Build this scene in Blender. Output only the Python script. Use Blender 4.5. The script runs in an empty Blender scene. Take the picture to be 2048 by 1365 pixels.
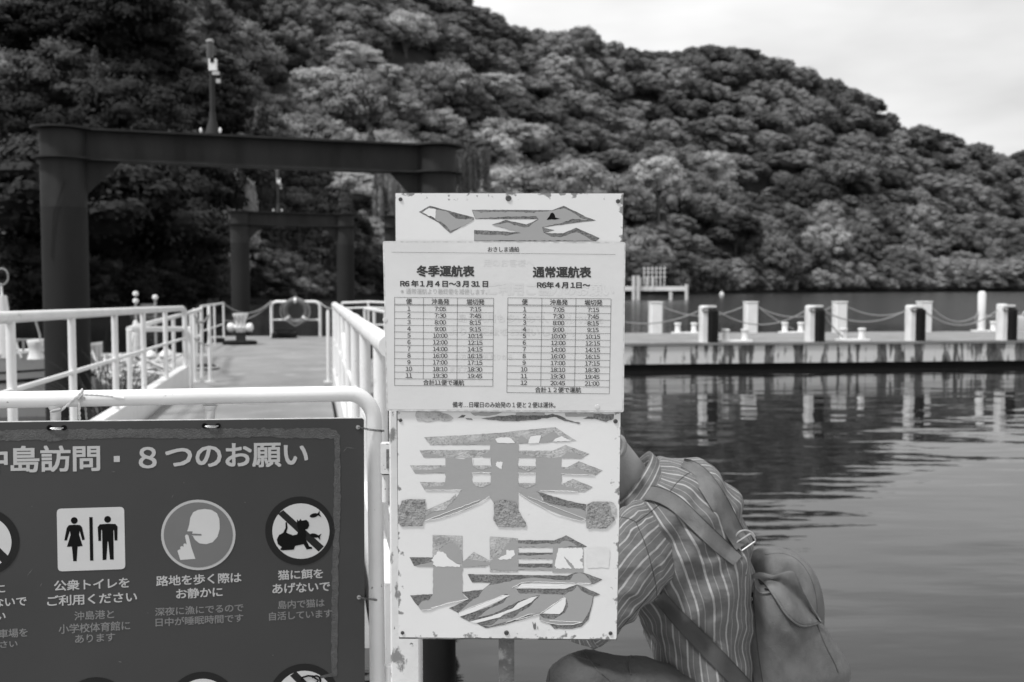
import bpy, math, random
from mathutils import Vector, Matrix, noise
from mathutils.bvhtree import BVHTree
from mathutils.geometry import tessellate_polygon

R = math.radians
random.seed(7)
S = bpy.context.scene
COL = S.collection

# ------------------------------------------------------------------ camera
CAM_H = 2.1                       # camera above the lake, metres
PITCH = math.atan(107.5 / 1991.1)
cd = bpy.data.cameras.new("camera")
cam = bpy.data.objects.new("camera", cd)
COL.objects.link(cam)
cam.location = (0, 0, CAM_H)
cam.rotation_euler = (R(90) - PITCH, 0, 0)
cd.sensor_width = 36
cd.lens = 35
cd.clip_start = 0.05
cd.clip_end = 6000
cd.dof.use_dof = True
cd.dof.focus_distance = 1.9
cd.dof.aperture_fstop = 5.6
S.camera = cam

# ------------------------------------------------------------------ sky, sun, exposure
SUN_EL, SUN_AZ = R(60), R(238)    # azimuth clockwise from +Y: behind the camera, a little to its left
w = bpy.data.worlds.new("World")
S.world = w
w.use_nodes = True
nt = w.node_tree
nt.nodes.clear()
N = nt.nodes.new
L = nt.links.new
out = N("ShaderNodeOutputWorld"); bg = N("ShaderNodeBackground")
sky = N("ShaderNodeTexSky"); sky.sky_type = 'NISHITA'; sky.sun_disc = False
sky.sun_elevation = SUN_EL; sky.sun_rotation = SUN_AZ
bw = N("ShaderNodeRGBToBW"); L(sky.outputs[0], bw.inputs[0])
tc = N("ShaderNodeTexCoord"); mp = N("ShaderNodeMapping"); mp.inputs['Scale'].default_value = (1.0, 1.0, 3.2)
mp.inputs['Location'].default_value = (0.35, 0.0, 0.1)
L(tc.outputs['Generated'], mp.inputs[0])
n1 = N("ShaderNodeTexNoise"); n1.inputs['Scale'].default_value = 1.7; n1.inputs['Detail'].default_value = 5; n1.inputs['Roughness'].default_value = .5
L(mp.outputs[0], n1.inputs[0])
cr = N("ShaderNodeMapRange"); cr.inputs[1].default_value = .34; cr.inputs[2].default_value = .64
cr.inputs[3].default_value = 6.9; cr.inputs[4].default_value = 12.0
L(n1.outputs[0], cr.inputs[0])
mx = N("ShaderNodeMix"); mx.data_type = 'FLOAT'; mx.inputs[0].default_value = .86
L(bw.outputs[0], mx.inputs[2]); L(cr.outputs[0], mx.inputs[3])
L(mx.outputs[0], bg.inputs[0]); bg.inputs[1].default_value = 0.1
L(bg.outputs[0], out.inputs[0])

sd = bpy.data.lights.new("sun", 'SUN'); sd.energy = 3.6; sd.angle = R(8); sd.color = (1, 1, 1)
so = bpy.data.objects.new("sun", sd); COL.objects.link(so)
sdir = Vector((math.sin(SUN_AZ) * math.cos(SUN_EL), math.cos(SUN_AZ) * math.cos(SUN_EL), math.sin(SUN_EL)))
so.rotation_euler = sdir.to_track_quat('Z', 'Y').to_euler()
so.location = (0, -5, 20)
V = S.view_settings
V.view_transform = 'Standard'; V.look = 'None'; V.gamma = 1; V.exposure = 0.16; V.use_curve_mapping = False
S.cycles.max_bounces = 8

# ------------------------------------------------------------------ measuring: photo pixel -> direction
F = 1991.1
C = Vector((0, 0, CAM_H))
_cp, _sp = math.cos(PITCH), math.sin(PITCH)


def ray(px, py):
    u, v = (px - 1024) / F, (682.5 - py) / F
    return Vector((u, _cp + v * _sp, v * _cp - _sp))


def P(px, py, y):
    d = ray(px, py)
    return C + d * (y / d.y)


def PZ(px, py, z):
    d = ray(px, py)
    return C + d * ((z - CAM_H) / d.z)


class Plane:
    def __init__(s, o, n):
        s.o, s.n = o, n.normalized()

    def hit(s, px, py, off=0.0):
        d = ray(px, py)
        o = s.o + s.n * off
        return C + d * ((o - C).dot(s.n) / d.dot(s.n))


# ------------------------------------------------------------------ mesh helpers
class MB:
    def __init__(s):
        s.v, s.f, s.uv = [], [], {}

    def add(s, vs, fs, uv=None):
        b = len(s.v)
        s.v += [tuple(p) for p in vs]
        s.f += [tuple(b + i for i in f) for f in fs]
        if uv:
            for k, q in enumerate(uv):
                s.uv[b + k] = q
        return s

    def box(s, c, size, rz=0.0, M=None):
        x, y, z = [q / 2 for q in size]
        vs = [Vector((a * x, b * y, d * z)) for d in (-1, 1) for b in (-1, 1) for a in (-1, 1)]
        Q = M if M else Matrix.Rotation(rz, 3, 'Z')
        vs = [Vector(c) + Q @ p for p in vs]
        return s.add(vs, [(0, 2, 3, 1), (4, 5, 7, 6), (0, 1, 5, 4), (2, 6, 7, 3), (0, 4, 6, 2), (1, 3, 7, 5)])

    def tube(s, pts, r, n=12, cap=True, closed=False):
        pts = [Vector(p) for p in pts]
        rs = r if isinstance(r, (list, tuple)) else [r] * len(pts)
        m = len(pts)
        vs, fs = [], []
        nrm = None
        for i, p in enumerate(pts):
            if closed:
                t = (pts[(i + 1) % m] - pts[i - 1]).normalized()
            else:
                t = (pts[min(i + 1, m - 1)] - pts[max(i - 1, 0)]).normalized()
            if nrm is None:
                nrm = t.orthogonal().normalized()
            nrm = (nrm - t * nrm.dot(t)).normalized()
            bn = t.cross(nrm)
            for k in range(n):
                a = 2 * math.pi * k / n
                vs.append(p + (nrm * math.cos(a) + bn * math.sin(a)) * rs[i])
        for i in range(m if closed else m - 1):
            for k in range(n):
                a, b = i * n + k, i * n + (k + 1) % n
                j = ((i + 1) % m) * n
                fs.append((a, b, j + (k + 1) % n, j + k))
        if cap and not closed:
            fs.append(tuple(range(n))[::-1]); fs.append(tuple((m - 1) * n + k for k in range(n)))
        return s.add(vs, fs)

    def lathe(s, c, prof, n=24, M=None):
        vs, fs = [], []
        Q = M if M else Matrix.Identity(3)
        for (r, z) in prof:
            for k in range(n):
                a = 2 * math.pi * k / n
                vs.append(Vector(c) + Q @ Vector((r * math.cos(a), r * math.sin(a), z)))
        for i in range(len(prof) - 1):
            for k in range(n):
                a, b = i * n + k, i * n + (k + 1) % n
                fs.append((a, b, b + n, a + n))
        fs.append(tuple(range(n))[::-1]); fs.append(tuple((len(prof) - 1) * n + k for k in range(n)))
        return s.add(vs, fs)

    def loft(s, rings, cap=True, vscale=1.0):
        n = len(rings[0])
        vs, fs, uv = [], [], []
        acc = 0
        for i, rg in enumerate(rings):
            if i:
                acc += (sum((Vector(p) for p in rg), Vector()) / n - sum((Vector(p) for p in rings[i - 1]), Vector()) / n).length
            for k, p in enumerate(rg):
                vs.append(p); uv.append((k / n, acc))
        for i in range(len(rings) - 1):
            for k in range(n):
                fs.append((i * n + k, i * n + (k + 1) % n, (i + 1) * n + (k + 1) % n, (i + 1) * n + k))
        if cap:
            fs.append(tuple(range(n))[::-1]); fs.append(tuple((len(rings) - 1) * n + k for k in range(n)))
        return s.add(vs, fs, uv)

    def poly(s, pts):                       # flat or nearly flat simple polygon
        pts = [Vector(p) for p in pts]
        return s.add(pts, [tuple(t) for t in tessellate_polygon([pts])])

    def slab(s, pts, ext):                  # polygon pushed along ext
        pts = [Vector(p) for p in pts]; n = len(pts)
        ext = Vector(ext)
        t = [tuple(q) for q in tessellate_polygon([pts])]
        s.add(pts + [p + ext for p in pts],
              t + [tuple(i + n for i in q[::-1]) for q in t] + [(i, (i + 1) % n, n + (i + 1) % n, n + i) for i in range(n)])
        return s

    def build(s, name, m, parent=None, smooth=True, ang=35):
        me = bpy.data.meshes.new(name)
        me.from_pydata(s.v, [], s.f)
        if s.uv:
            ul = me.uv_layers.new(name="UVMap")
            n_wrap = None
            for p in me.polygons:
                us = [s.uv.get(me.loops[li].vertex_index, (0, 0)) for li in p.loop_indices]
                mxu = max(q[0] for q in us); wrap = mxu - min(q[0] for q in us) > .5
                for li, q in zip(p.loop_indices, us):
                    ul.data[li].uv = (q[0] + (1 if wrap and q[0] < .5 else 0), q[1])
        me.materials.append(m)
        me.validate()
        if smooth:
            me.shade_smooth()
            me.set_sharp_from_angle(angle=R(ang))
        o = bpy.data.objects.new(name, me)
        COL.objects.link(o)
        if parent is not None:
            o.parent = parent
            o.matrix_parent_inverse = parent.matrix_world.inverted() if False else Matrix.Translation(-parent.location)
        return o


def ell(c, a, b, n=32, p=2.0):
    """ring around centre c with half axes a, b (vectors), superellipse power p"""
    r = []
    for k in range(n):
        t = 2 * math.pi * k / n
        ct, st = math.cos(t), math.sin(t)
        r.append(c + a * (math.copysign(abs(ct) ** (2 / p), ct)) + b * (math.copysign(abs(st) ** (2 / p), st)))
    return r


def tag(o, label=None, cat=None, group=None, kind=None):
    if label: o["label"] = label
    if cat: o["category"] = cat
    if group: o["group"] = group
    if kind: o["kind"] = kind
    return o


def thing(name, label, cat, loc=(0, 0, 0), group=None):
    o = bpy.data.objects.new(name, None)
    COL.objects.link(o)
    o.location = loc
    o.empty_display_size = .1
    return tag(o, label, cat, group)


# ------------------------------------------------------------------ materials (the place is shown in greys)
def mat(name, v, rough=.6, var=0.0, vs=3.0, bump=0.0, bs=60.0, marks=None, metal=0.0, spec=.5, stretch=None, wrinkle=None):
    """grey v; var/vs: tonal noise; marks: list of (scale, threshold, softness, value, stretch) noise-shaped stains"""
    m = bpy.data.materials.new(name)
    m.use_nodes = True
    t = m.node_tree
    b = t.nodes["Principled BSDF"]
    b.inputs["Roughness"].default_value = rough
    b.inputs["Metallic"].default_value = metal
    b.inputs["Specular IOR Level"].default_value = spec
    tc = t.nodes.new("ShaderNodeTexCoord")

    def nz(scale, st=None, det=6, ro=.6):
        n = t.nodes.new("ShaderNodeTexNoise")
        n.inputs["Scale"].default_value = scale
        n.inputs["Detail"].default_value = det
        n.inputs["Roughness"].default_value = ro
        if st:
            mp = t.nodes.new("ShaderNodeMapping"); mp.inputs['Scale'].default_value = st
            t.links.new(tc.outputs['Object'], mp.inputs[0]); t.links.new(mp.outputs[0], n.inputs[0])
        else:
            t.links.new(tc.outputs['Object'], n.inputs[0])
        return n
    cur = None
    if var:
        n = nz(vs, stretch)
        mr = t.nodes.new("ShaderNodeMapRange")
        mr.inputs[1].default_value = .3; mr.inputs[2].default_value = .7
        mr.inputs[3].default_value = v * (1 - var); mr.inputs[4].default_value = v * (1 + var)
        t.links.new(n.outputs[0], mr.inputs[0]); cur = mr.outputs[0]
    else:
        vn = t.nodes.new("ShaderNodeValue"); vn.outputs[0].default_value = v; cur = vn.outputs[0]
    for (sc, th, sf, val, st) in (marks or []):
        n = nz(sc, st, 8, .62)
        mr = t.nodes.new("ShaderNodeMapRange")
        mr.inputs[1].default_value = th; mr.inputs[2].default_value = th + sf
        t.links.new(n.outputs[0], mr.inputs[0])
        mx = t.nodes.new("ShaderNodeMix"); mx.data_type = 'FLOAT'
        t.links.new(mr.outputs[0], mx.inputs[0]); t.links.new(cur, mx.inputs[2]); mx.inputs[3].default_value = val
        cur = mx.outputs[0]
    t.links.new(cur, b.inputs["Base Color"])
    if bump:
        n = nz(bs)
        bp = t.nodes.new("ShaderNodeBump"); bp.inputs["Strength"].default_value = bump; bp.inputs["Distance"].default_value = .01 if bs > 10 else .05
        t.links.new(n.outputs[0], bp.inputs["Height"]); t.links.new(bp.outputs[0], b.inputs["Normal"])
        if wrinkle:
            n2 = nz(wrinkle[0], wrinkle[2], 3, .5); b2 = t.nodes.new("ShaderNodeBump")
            b2.inputs["Strength"].default_value = wrinkle[1]; b2.inputs["Distance"].default_value = .03
            t.links.new(n2.outputs[0], b2.inputs["Height"]); t.links.new(bp.outputs[0], b2.inputs["Normal"]); t.links.new(b2.outputs[0], b.inputs["Normal"])
    return m


def leaf_mat(name, v):
    """foliage; every tree of the wood has its own tone"""
    m = mat(name, v, .8, .3, .4, spec=.2)
    t = m.node_tree; b = t.nodes["Principled BSDF"]
    src = b.inputs["Base Color"].links[0].from_socket
    oi = t.nodes.new("ShaderNodeObjectInfo"); mr = t.nodes.new("ShaderNodeMapRange")
    mr.inputs[3].default_value = .35; mr.inputs[4].default_value = 1.75
    t.links.new(oi.outputs["Random"], mr.inputs[0])
    mu = t.nodes.new("ShaderNodeMath"); mu.operation = 'MULTIPLY'
    t.links.new(src, mu.inputs[0]); t.links.new(mr.outputs[0], mu.inputs[1]); t.links.new(mu.outputs[0], b.inputs["Base Color"])
    return m


M = {}
M['white_paint'] = mat("white_paint", .7, .38, .07, 4, .05, 90, [(34, .67, .02, .25, None), (9, .62, .1, .56, None), (110, .71, .02, .18, None)])
M['white_paint_clean'] = mat("white_paint_clean", .7, .4, .06, 3)
M['white_rusty'] = mat("white_rusty", .6, .5, .1, 5, .1, 80, [(22, .58, .05, .2, (1, 1, .6)), (60, .63, .03, .12, None)])
M['rust_dark'] = mat("rust_dark", .12, .8, .4, 18, .5, 60, [(30, .55, .1, .3, None)])
M['steel_dark'] = mat("steel_dark", .027, .7, .35, 1.6, stretch=(2, 2, .5), bump=.04, bs=30, spec=.18)
M['steel_band'] = mat("steel_band", .018, .75, .15, 1.0, .04, 30, spec=.18)
M['rubber'] = mat("rubber", .009, .75, .3, 8, spec=.15)
M['deck_grey'] = mat("deck_grey", .19, .85, .2, 1.1, .2, 60, [(2.2, .56, .14, .25, None), (6, .62, .05, .13, None), (30, .68, .03, .09, None)])
M['concrete'] = mat("concrete", .27, .9, .12, 2, .3, 40, [(5, .6, .08, .22, None)])
M['metal'] = mat("metal", .42, .45, .05, 10, metal=1.0)
M['dark_metal'] = mat("dark_metal", .1, .4, .2, 30, metal=.6)
M['rope'] = mat("rope", .5, .9, .2, 60, .6, 400)
M['rope_dark'] = mat("rope_dark", .28, .9, .2, 30, .5, 200)
M['black'] = mat("black_print", .006, .8, spec=.1)
M['grey_mid'] = mat("grey_mid", .3, .6, .1, 3)
M['board'] = mat("board_face", .042, .5, .1, 2.5, .02, 300, spec=.3, marks=[(14, .74, .02, .11, (3, 1, 1)), (90, .76, .01, .3, None)])
M['board_edge'] = mat("board_edge", .62, .6, .2, 40)
M['print_light'] = mat("print_light", .40, .5, .03, 20)
M['print_white'] = mat("print_white", .5, .5, .03, 20, 0, 60, [(60, .74, .02, .2, None)])
M['print_grey'] = mat("print_grey", .13, .5, .03, 20)
M['print_soft'] = mat("print_soft", .175, .5, .05, 10)
M['print_ring'] = mat("print_ring", .013, .6, .05, 10, spec=.2)
M['tape'] = mat("tape", .07, .7, .25, 60, .5, 300, [(40, .62, .05, .05, None)])
M['residue'] = mat("residue", .37, .85, .3, 40, .3, 300, [(260, .5, .16, .2, None), (24, .5, .2, .5, None)])
M['residue_dark'] = mat("residue_dark", .17, .85, .4, 30, .4, 300, [(300, .48, .16, .07, None), (40, .66, .08, .35, None)])
M['sticker'] = mat("sticker", .30, .42, .03, 8, .03, 60, [(70, .74, .02, .6, (.3, 1, 2.5))])
M['crackle'] = mat("crackle_patch", .3, .8, .3, 60, .9, 140, [(120, .54, .08, .14, None)])
M['flake'] = mat("bare_white", .68, .5, .02, 20)
M['ghost'] = mat("ghost_print", .54, .5, .08, 30)
M['ghost_soft'] = mat("ghost_soft", .555, .5, .06, 14)
M['ink'] = mat("ink", .025, .5)
M['ink_line'] = mat("ink_line", .045, .5)
M['ink_faded'] = mat("ink_faded", .38, .5, .2, 200)
M['sheet_edge'] = mat("sheet_edge", .5, .5, .3, 100)
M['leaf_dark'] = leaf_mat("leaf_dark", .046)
M['leaf_dark_shaded'] = leaf_mat("leaf_dark_shaded", .011)  # dark evergreen tone, lowered further to hold the left slope's shade
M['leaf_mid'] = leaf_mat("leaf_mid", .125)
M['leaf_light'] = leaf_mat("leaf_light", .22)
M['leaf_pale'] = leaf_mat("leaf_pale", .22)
M['bark'] = mat("bark", .07, .9, .3, 4)
M['forest_floor'] = mat("forest_floor", .02, 1, .4, .2)
M['canvas'] = mat("canvas", .125, .9, .22, 9, .4, 420, [(8, .5, .25, .068, None), (14, .6, .2, .15, None)], wrinkle=(9, .55, (1.4, 1, .6)))
M['canvas_dark'] = mat("canvas_dark", .065, .9, .12, 12, .35, 420)
M['trousers'] = mat("trousers", .058, .8, .12, 10, .3, 300, wrinkle=(12, .6, (1, 1, 1.5)))
M['skin'] = mat("skin", .2, .5, .1, 20, .15, 200)
M['hair'] = mat("hair", .05, .6, .3, 60, .5, 200)
M['boat_white'] = mat("boat_white", .42, .4, .08, 1.5, 0, 60, [(4, .62, .1, .3, None)])


def ramp_edge(name, v):
    """white sheet-metal sign face: stains, chips that gather along the borders (Generated coordinates)"""
    m = mat(name, v, .42, .035, 4, .03, 60, [(120, .72, .02, .35, None), (16, .72, .04, .42, None), (7, .6, .16, .57, None)])
    t = m.node_tree
    b = t.nodes["Principled BSDF"]
    src = b.inputs["Base Color"].links[0].from_socket
    tc = t.nodes.new("ShaderNodeTexCoord"); sx = t.nodes.new("ShaderNodeSeparateXYZ")
    t.links.new(tc.outputs['Generated'], sx.inputs[0])

    def mth(op, a, bb):
        n = t.nodes.new("ShaderNodeMath"); n.operation = op
        for i, q in enumerate((a, bb)):
            if isinstance(q, (int, float)): n.inputs[i].default_value = q
            else: t.links.new(q, n.inputs[i])
        return n.outputs[0]
    ex = mth('ABSOLUTE', mth('SUBTRACT', sx.outputs[0], .5), 0)
    ez = mth('ABSOLUTE', mth('SUBTRACT', sx.outputs[2], .5), 0)
    e = mth('MAXIMUM', mth('MULTIPLY', mth('SUBTRACT', ex, .47), 34), mth('MULTIPLY', mth('SUBTRACT', ez, .482), 55))
    nz = t.nodes.new("ShaderNodeTexNoise"); nz.inputs['Scale'].default_value = 70; nz.inputs['Detail'].default_value = 8
    t.links.new(tc.outputs['Object'], nz.inputs[0])
    k = mth('ADD', e, mth('MULTIPLY', mth('SUBTRACT', nz.outputs[0], .53), 6.0))
    mr = t.nodes.new("ShaderNodeMapRange"); mr.inputs[1].default_value = .75; mr.inputs[2].default_value = 1.15
    t.links.new(k, mr.inputs[0])
    mx = t.nodes.new("ShaderNodeMix"); mx.data_type = 'FLOAT'
    t.links.new(mr.outputs[0], mx.inputs[0]); t.links.new(src, mx.inputs[2]); mx.inputs[3].default_value = .2
    t.links.new(mx.outputs[0], b.inputs["Base Color"])
    return m


M['sign_white'] = ramp_edge("sign_white", .64)


def paper_mat():
    m = mat("laminated_paper", .58, .16, .04, 5, .12, 14, [(9, .62, .2, .53, None)])
    return m


M['paper'] = paper_mat()


def shirt_mat():
    m = mat("striped_cotton", .115, .9, .14, 30, .3, 700, wrinkle=(13, .5, (.6, 1, 1.2)))
    t = m.node_tree; b = t.nodes["Principled BSDF"]
    src = b.inputs["Base Color"].links[0].from_socket
    uv = t.nodes.new("ShaderNodeUVMap"); sx = t.nodes.new("ShaderNodeSeparateXYZ")
    t.links.new(uv.outputs[0], sx.inputs[0])
    tc = t.nodes.new("ShaderNodeTexCoord")
    nz = t.nodes.new("ShaderNodeTexNoise"); nz.inputs['Scale'].default_value = 9; nz.inputs['Detail'].default_value = 2
    t.links.new(tc.outputs['Object'], nz.inputs[0])

    def mth(op, a, bb):
        n = t.nodes.new("ShaderNodeMath"); n.operation = op
        for i, q in enumerate((a, bb)):
            if isinstance(q, (int, float)): n.inputs[i].default_value = q
            else: t.links.new(q, n.inputs[i])
        return n.outputs[0]
    u = mth('ADD', mth('MULTIPLY', sx.outputs[0], 1.0), mth('MULTIPLY', mth('SUBTRACT', nz.outputs[0], .5), .35))
    f = mth('FRACT', u, 0)
    thick = mth('LESS_THAN', mth('ABSOLUTE', mth('SUBTRACT', f, .25), 0), .068)
    thin = mth('MULTIPLY', mth('LESS_THAN', mth('ABSOLUTE', mth('SUBTRACT', f, .70), 0), .026), .6)
    k = mth('MAXIMUM', thick, thin)
    mx = t.nodes.new("ShaderNodeMix"); mx.data_type = 'FLOAT'
    t.links.new(k, mx.inputs[0]); t.links.new(src, mx.inputs[2]); mx.inputs[3].default_value = .31
    t.links.new(mx.outputs[0], b.inputs["Base Color"])
    return m


M['shirt'] = shirt_mat()


def peel_mat():
    """side of the concrete pier: white paint with long vertical runs where it has peeled to dark, weathered concrete"""
    m = mat("peeling_paint", .5, .8, .08, 6)
    t = m.node_tree; b = t.nodes["Principled BSDF"]
    tc = t.nodes.new("ShaderNodeTexCoord")

    def nz(sc, st, det):
        mp = t.nodes.new("ShaderNodeMapping"); mp.inputs['Scale'].default_value = st
        n = t.nodes.new("ShaderNodeTexNoise"); n.inputs['Scale'].default_value = sc; n.inputs['Detail'].default_value = det; n.inputs['Roughness'].default_value = .7
        t.links.new(tc.outputs['Object'], mp.inputs[0]); t.links.new(mp.outputs[0], n.inputs[0]); return n.outputs[0]

    def mth(op, a, bb):
        n = t.nodes.new("ShaderNodeMath"); n.operation = op
        for i, q in enumerate((a, bb)):
            if isinstance(q, (int, float)): n.inputs[i].default_value = q
            else: t.links.new(q, n.inputs[i])
        return n.outputs[0]
    a = nz(1.5, (1.0, 1, .12), 3)
    c = nz(9.0, (1, 1, .2), 8)
    k = mth('ADD', mth('MULTIPLY', a, .78), mth('MULTIPLY', c, .27))
    mr = t.nodes.new("ShaderNodeMapRange"); mr.inputs[1].default_value = .49; mr.inputs[2].default_value = .515
    t.links.new(k, mr.inputs[0])
    dk = nz(12, (1, 1, .25), 8)
    mr2 = t.nodes.new("ShaderNodeMapRange"); mr2.inputs[1].default_value = .35; mr2.inputs[2].default_value = .7
    mr2.inputs[3].default_value = .02; mr2.inputs[4].default_value = .2
    t.links.new(dk, mr2.inputs[0])
    mx = t.nodes.new("ShaderNodeMix"); mx.data_type = 'FLOAT'
    t.links.new(mr.outputs[0], mx.inputs[0]); mx.inputs[2].default_value = .58; t.links.new(mr2.outputs[0], mx.inputs[3])
    t.links.new(mx.outputs[0], b.inputs["Base Color"])
    return m


M['peel'] = peel_mat()


def water_mat():
    m = bpy.data.materials.new("lake_water"); m.use_nodes = True
    t = m.node_tree; b = t.nodes["Principled BSDF"]
    b.inputs["Base Color"].default_value = (.012, .012, .012, 1)
    b.inputs["Roughness"].default_value = .045
    b.inputs["IOR"].default_value = 1.42
    tc = t.nodes.new("ShaderNodeTexCoord")
    sx = t.nodes.new("ShaderNodeSeparateXYZ"); t.links.new(tc.outputs['Object'], sx.inputs[0])
    wr = t.nodes.new("ShaderNodeMapRange"); wr.inputs[1].default_value = 30; wr.inputs[2].default_value = 60; wr.inputs[3].default_value = .03; wr.inputs[4].default_value = .17
    t.links.new(sx.outputs[1], wr.inputs[0]); t.links.new(wr.outputs[0], b.inputs['Roughness'])
    h = None
    for sc, st, am in ((.38, (1, 2.6, 1), 1.25), (1.5, (1, 3.0, 1), .12), (6, (1, 2.2, 1), .02)):
        mp = t.nodes.new("ShaderNodeMapping"); mp.inputs['Scale'].default_value = st; mp.inputs['Rotation'].default_value = (0, 0, R(-14))
        n = t.nodes.new("ShaderNodeTexNoise"); n.inputs['Scale'].default_value = sc; n.inputs['Detail'].default_value = 2
        t.links.new(tc.outputs['Object'], mp.inputs[0]); t.links.new(mp.outputs[0], n.inputs[0])
        q = t.nodes.new("ShaderNodeMath"); q.operation = 'MULTIPLY'; t.links.new(n.outputs[0], q.inputs[0]); q.inputs[1].default_value = am
        if h is None: h = q.outputs[0]
        else:
            s = t.nodes.new("ShaderNodeMath"); t.links.new(h, s.inputs[0]); t.links.new(q.outputs[0], s.inputs[1]); h = s.outputs[0]
    bp = t.nodes.new("ShaderNodeBump"); bp.inputs['Strength'].default_value = 1.0; bp.inputs['Distance'].default_value = .02
    t.links.new(h, bp.inputs['Height']); t.links.new(bp.outputs[0], b.inputs['Normal'])
    return m


M['water'] = water_mat()


# ------------------------------------------------------------------ lettering
_tc, _gl = {}, {}
FULL = {c: chr(ord(c) + 0xFEE0) for c in "0123456789:R"}


def glyph(ch):
    if ch not in _gl:
        c = bpy.data.curves.new("lettering", 'FONT'); c.body = FULL.get(ch, ch); c.resolution_u = 3
        o = bpy.data.objects.new("lettering", c); COL.objects.link(o)
        dg = bpy.context.evaluated_depsgraph_get()
        me = bpy.data.meshes.new_from_object(o.evaluated_get(dg))
        _gl[ch] = ([(v.co.x, v.co.y) for v in me.vertices], [tuple(q.vertices) for q in me.polygons])
        bpy.data.objects.remove(o); bpy.data.curves.remove(c); bpy.data.meshes.remove(me)
    return _gl[ch]


def text_mesh(s):
    """string as flat outlines, scaled to a unit box; Latin figures are set at half width"""
    if s not in _tc:
        x, vs, fs = 0.0, [], []
        for ch in s:
            if ch == " ":
                x += .22; continue
            gv, gf = glyph(ch)
            b = len(vs)
            if ch in FULL:
                adv = .30 if ch == ":" else .64 if ch == "R" else .55
                x0, x1 = min(q[0] for q in gv), max(q[0] for q in gv)
                dx = x + adv / 2 - (x0 + x1) / 2
            else:
                adv = .97; dx = x
            vs += [(q[0] + dx, q[1]) for q in gv]; fs += [tuple(b + i for i in f) for f in gf]
            x += adv
        x0, x1 = min(v[0] for v in vs), max(v[0] for v in vs); y0, y1 = min(v[1] for v in vs), max(v[1] for v in vs)
        _tc[s] = ([((a - x0) / (x1 - x0), (b - y0) / (y1 - y0)) for a, b in vs], fs, (x1 - x0) / (y1 - y0))
    return _tc[s]


def lay(mb, pl, off, s, x0, x1, y, h, slope=0.0, lean=0.0, bold=0.0):
    """string s printed on plane pl: left x0, right x1, top y at x0, height h; bold = stroke growth as a share of the height"""
    vs, fs, asp = text_mesh(s)
    sh = [(0, 0)]
    if bold > 0:
        sh = [(0, 0), (-bold, -bold), (bold, bold), (-bold, bold), (bold, -bold)]
    for k, (du, dv) in enumerate(sh):
        o = off + k * 3e-6
        tl, tr, bl = pl.hit(x0, y, o), pl.hit(x1, y + slope * (x1 - x0), o), pl.hit(x0 + lean * h, y + h, o)
        k1 = 1 - 2 * bold / asp; k2 = 1 - 2 * bold
        mb.add([bl + (tr - tl) * (.5 + (u - .5) * k1 + du / asp) + (tl - bl) * (.5 + (v - .5) * k2 + dv) for u, v in vs], fs)


def layc(mb, pl, off, s, cx, cy, h, slope=0.0, bold=0.0, sq=1.0):
    asp = text_mesh(s)[2] * sq
    wd = asp * h
    lay(mb, pl, off, s, cx - wd / 2, cx + wd / 2, cy - h / 2 - slope * wd / 2, h, slope, 0, bold)

# ================================================================== THE SETTING
def interp(tab, x):
    if x <= tab[0][0]: return tab[0][1]
    for (a, va), (b, vb) in zip(tab, tab[1:]):
        if x <= b:
            return va + (vb - va) * (x - a) / (b - a)
    return tab[-1][1]


mb = MB(); mb.add([(-1500, 3.02, 0), (1500, 3.02, 0), (1500, 1500, 0), (-1500, 1500, 0)], [(0, 1, 2, 3)])
mb.add([(-1500, -300, 0), (-9, -300, 0), (-9, 3.02, 0), (-1500, 3.02, 0)], [(0, 1, 2, 3)])
mb.add([(14, -300, 0), (1500, -300, 0), (1500, 3.02, 0), (14, 3.02, 0)], [(0, 1, 2, 3)])
tag(mb.build("water", M['water'], smooth=False), "calm dark lake water with soft ripples", None, None, "structure")
mb = MB(); mb.add([(-1500, -300, -3), (1500, -300, -3), (1500, 1500, -3), (-1500, 1500, -3)], [(0, 1, 2, 3)])
tag(mb.build("lake_bed", M['forest_floor'], smooth=False), "lake bed", None, None, "structure")
mb = MB(); mb.box((2.5, -148.5, -1.13), (23, 303, 3.76))
tag(mb.build("quay", M['concrete'], smooth=False), "concrete quay at the water's edge", None, None, "structure")
mb = MB(); mb.box((2.5, 2.92, .81), (23, .16, .12))
tag(mb.build("quay_kerb", M['concrete'], smooth=False), "low concrete kerb along the quay edge", None, None, "structure")

T_SHORE = [(-500, 70), (0, 75), (300, 84), (385, 95), (430, 140), (700, 175), (1000, 215), (1300, 290), (1600, 380), (2048, 500), (2500, 580)]
T_RIDGE = [(-500, 330), (0, 350), (700, 400), (940, 420), (1470, 560), (1800, 620), (2048, 680), (2500, 720)]
T_SIL = [(-500, -420), (0, -300), (700, -190), (880, -45), (940, 0), (1000, 38), (1080, 70), (1180, 92), (1290, 104), (1400, 100), (1470, 94),
         (1510, 122), (1560, 130), (1630, 162), (1700, 172), (1740, 212), (1800, 256), (1860, 264), (1920, 288), (2000, 312), (2048, 324), (2200, 352), (2500, 410)]


def ground(px, d):
    ds, dr = interp(T_SHORE, px), interp(T_RIDGE, px)
    zr = CAM_H + (575 - interp(T_SIL, px)) * dr / F - 9.5
    t = (d - ds) / (dr - ds)
    X = d * (px - 1024) / F
    nzv = noise.noise(Vector((X * .012, d * .012, 3.1))) * 15 + noise.noise(Vector((X * .035, d * .03, 9))) * 6
    if t < 0: return -2.0 + t * 8
    if t < 1:
        z = zr * (.62 * t + .38 * t * t) + .6
        return z + nzv * min(1, t * 5) * (1 - .8 * max(0, (t - .6) / .4))
    return zr - (t - 1) * 90


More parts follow.
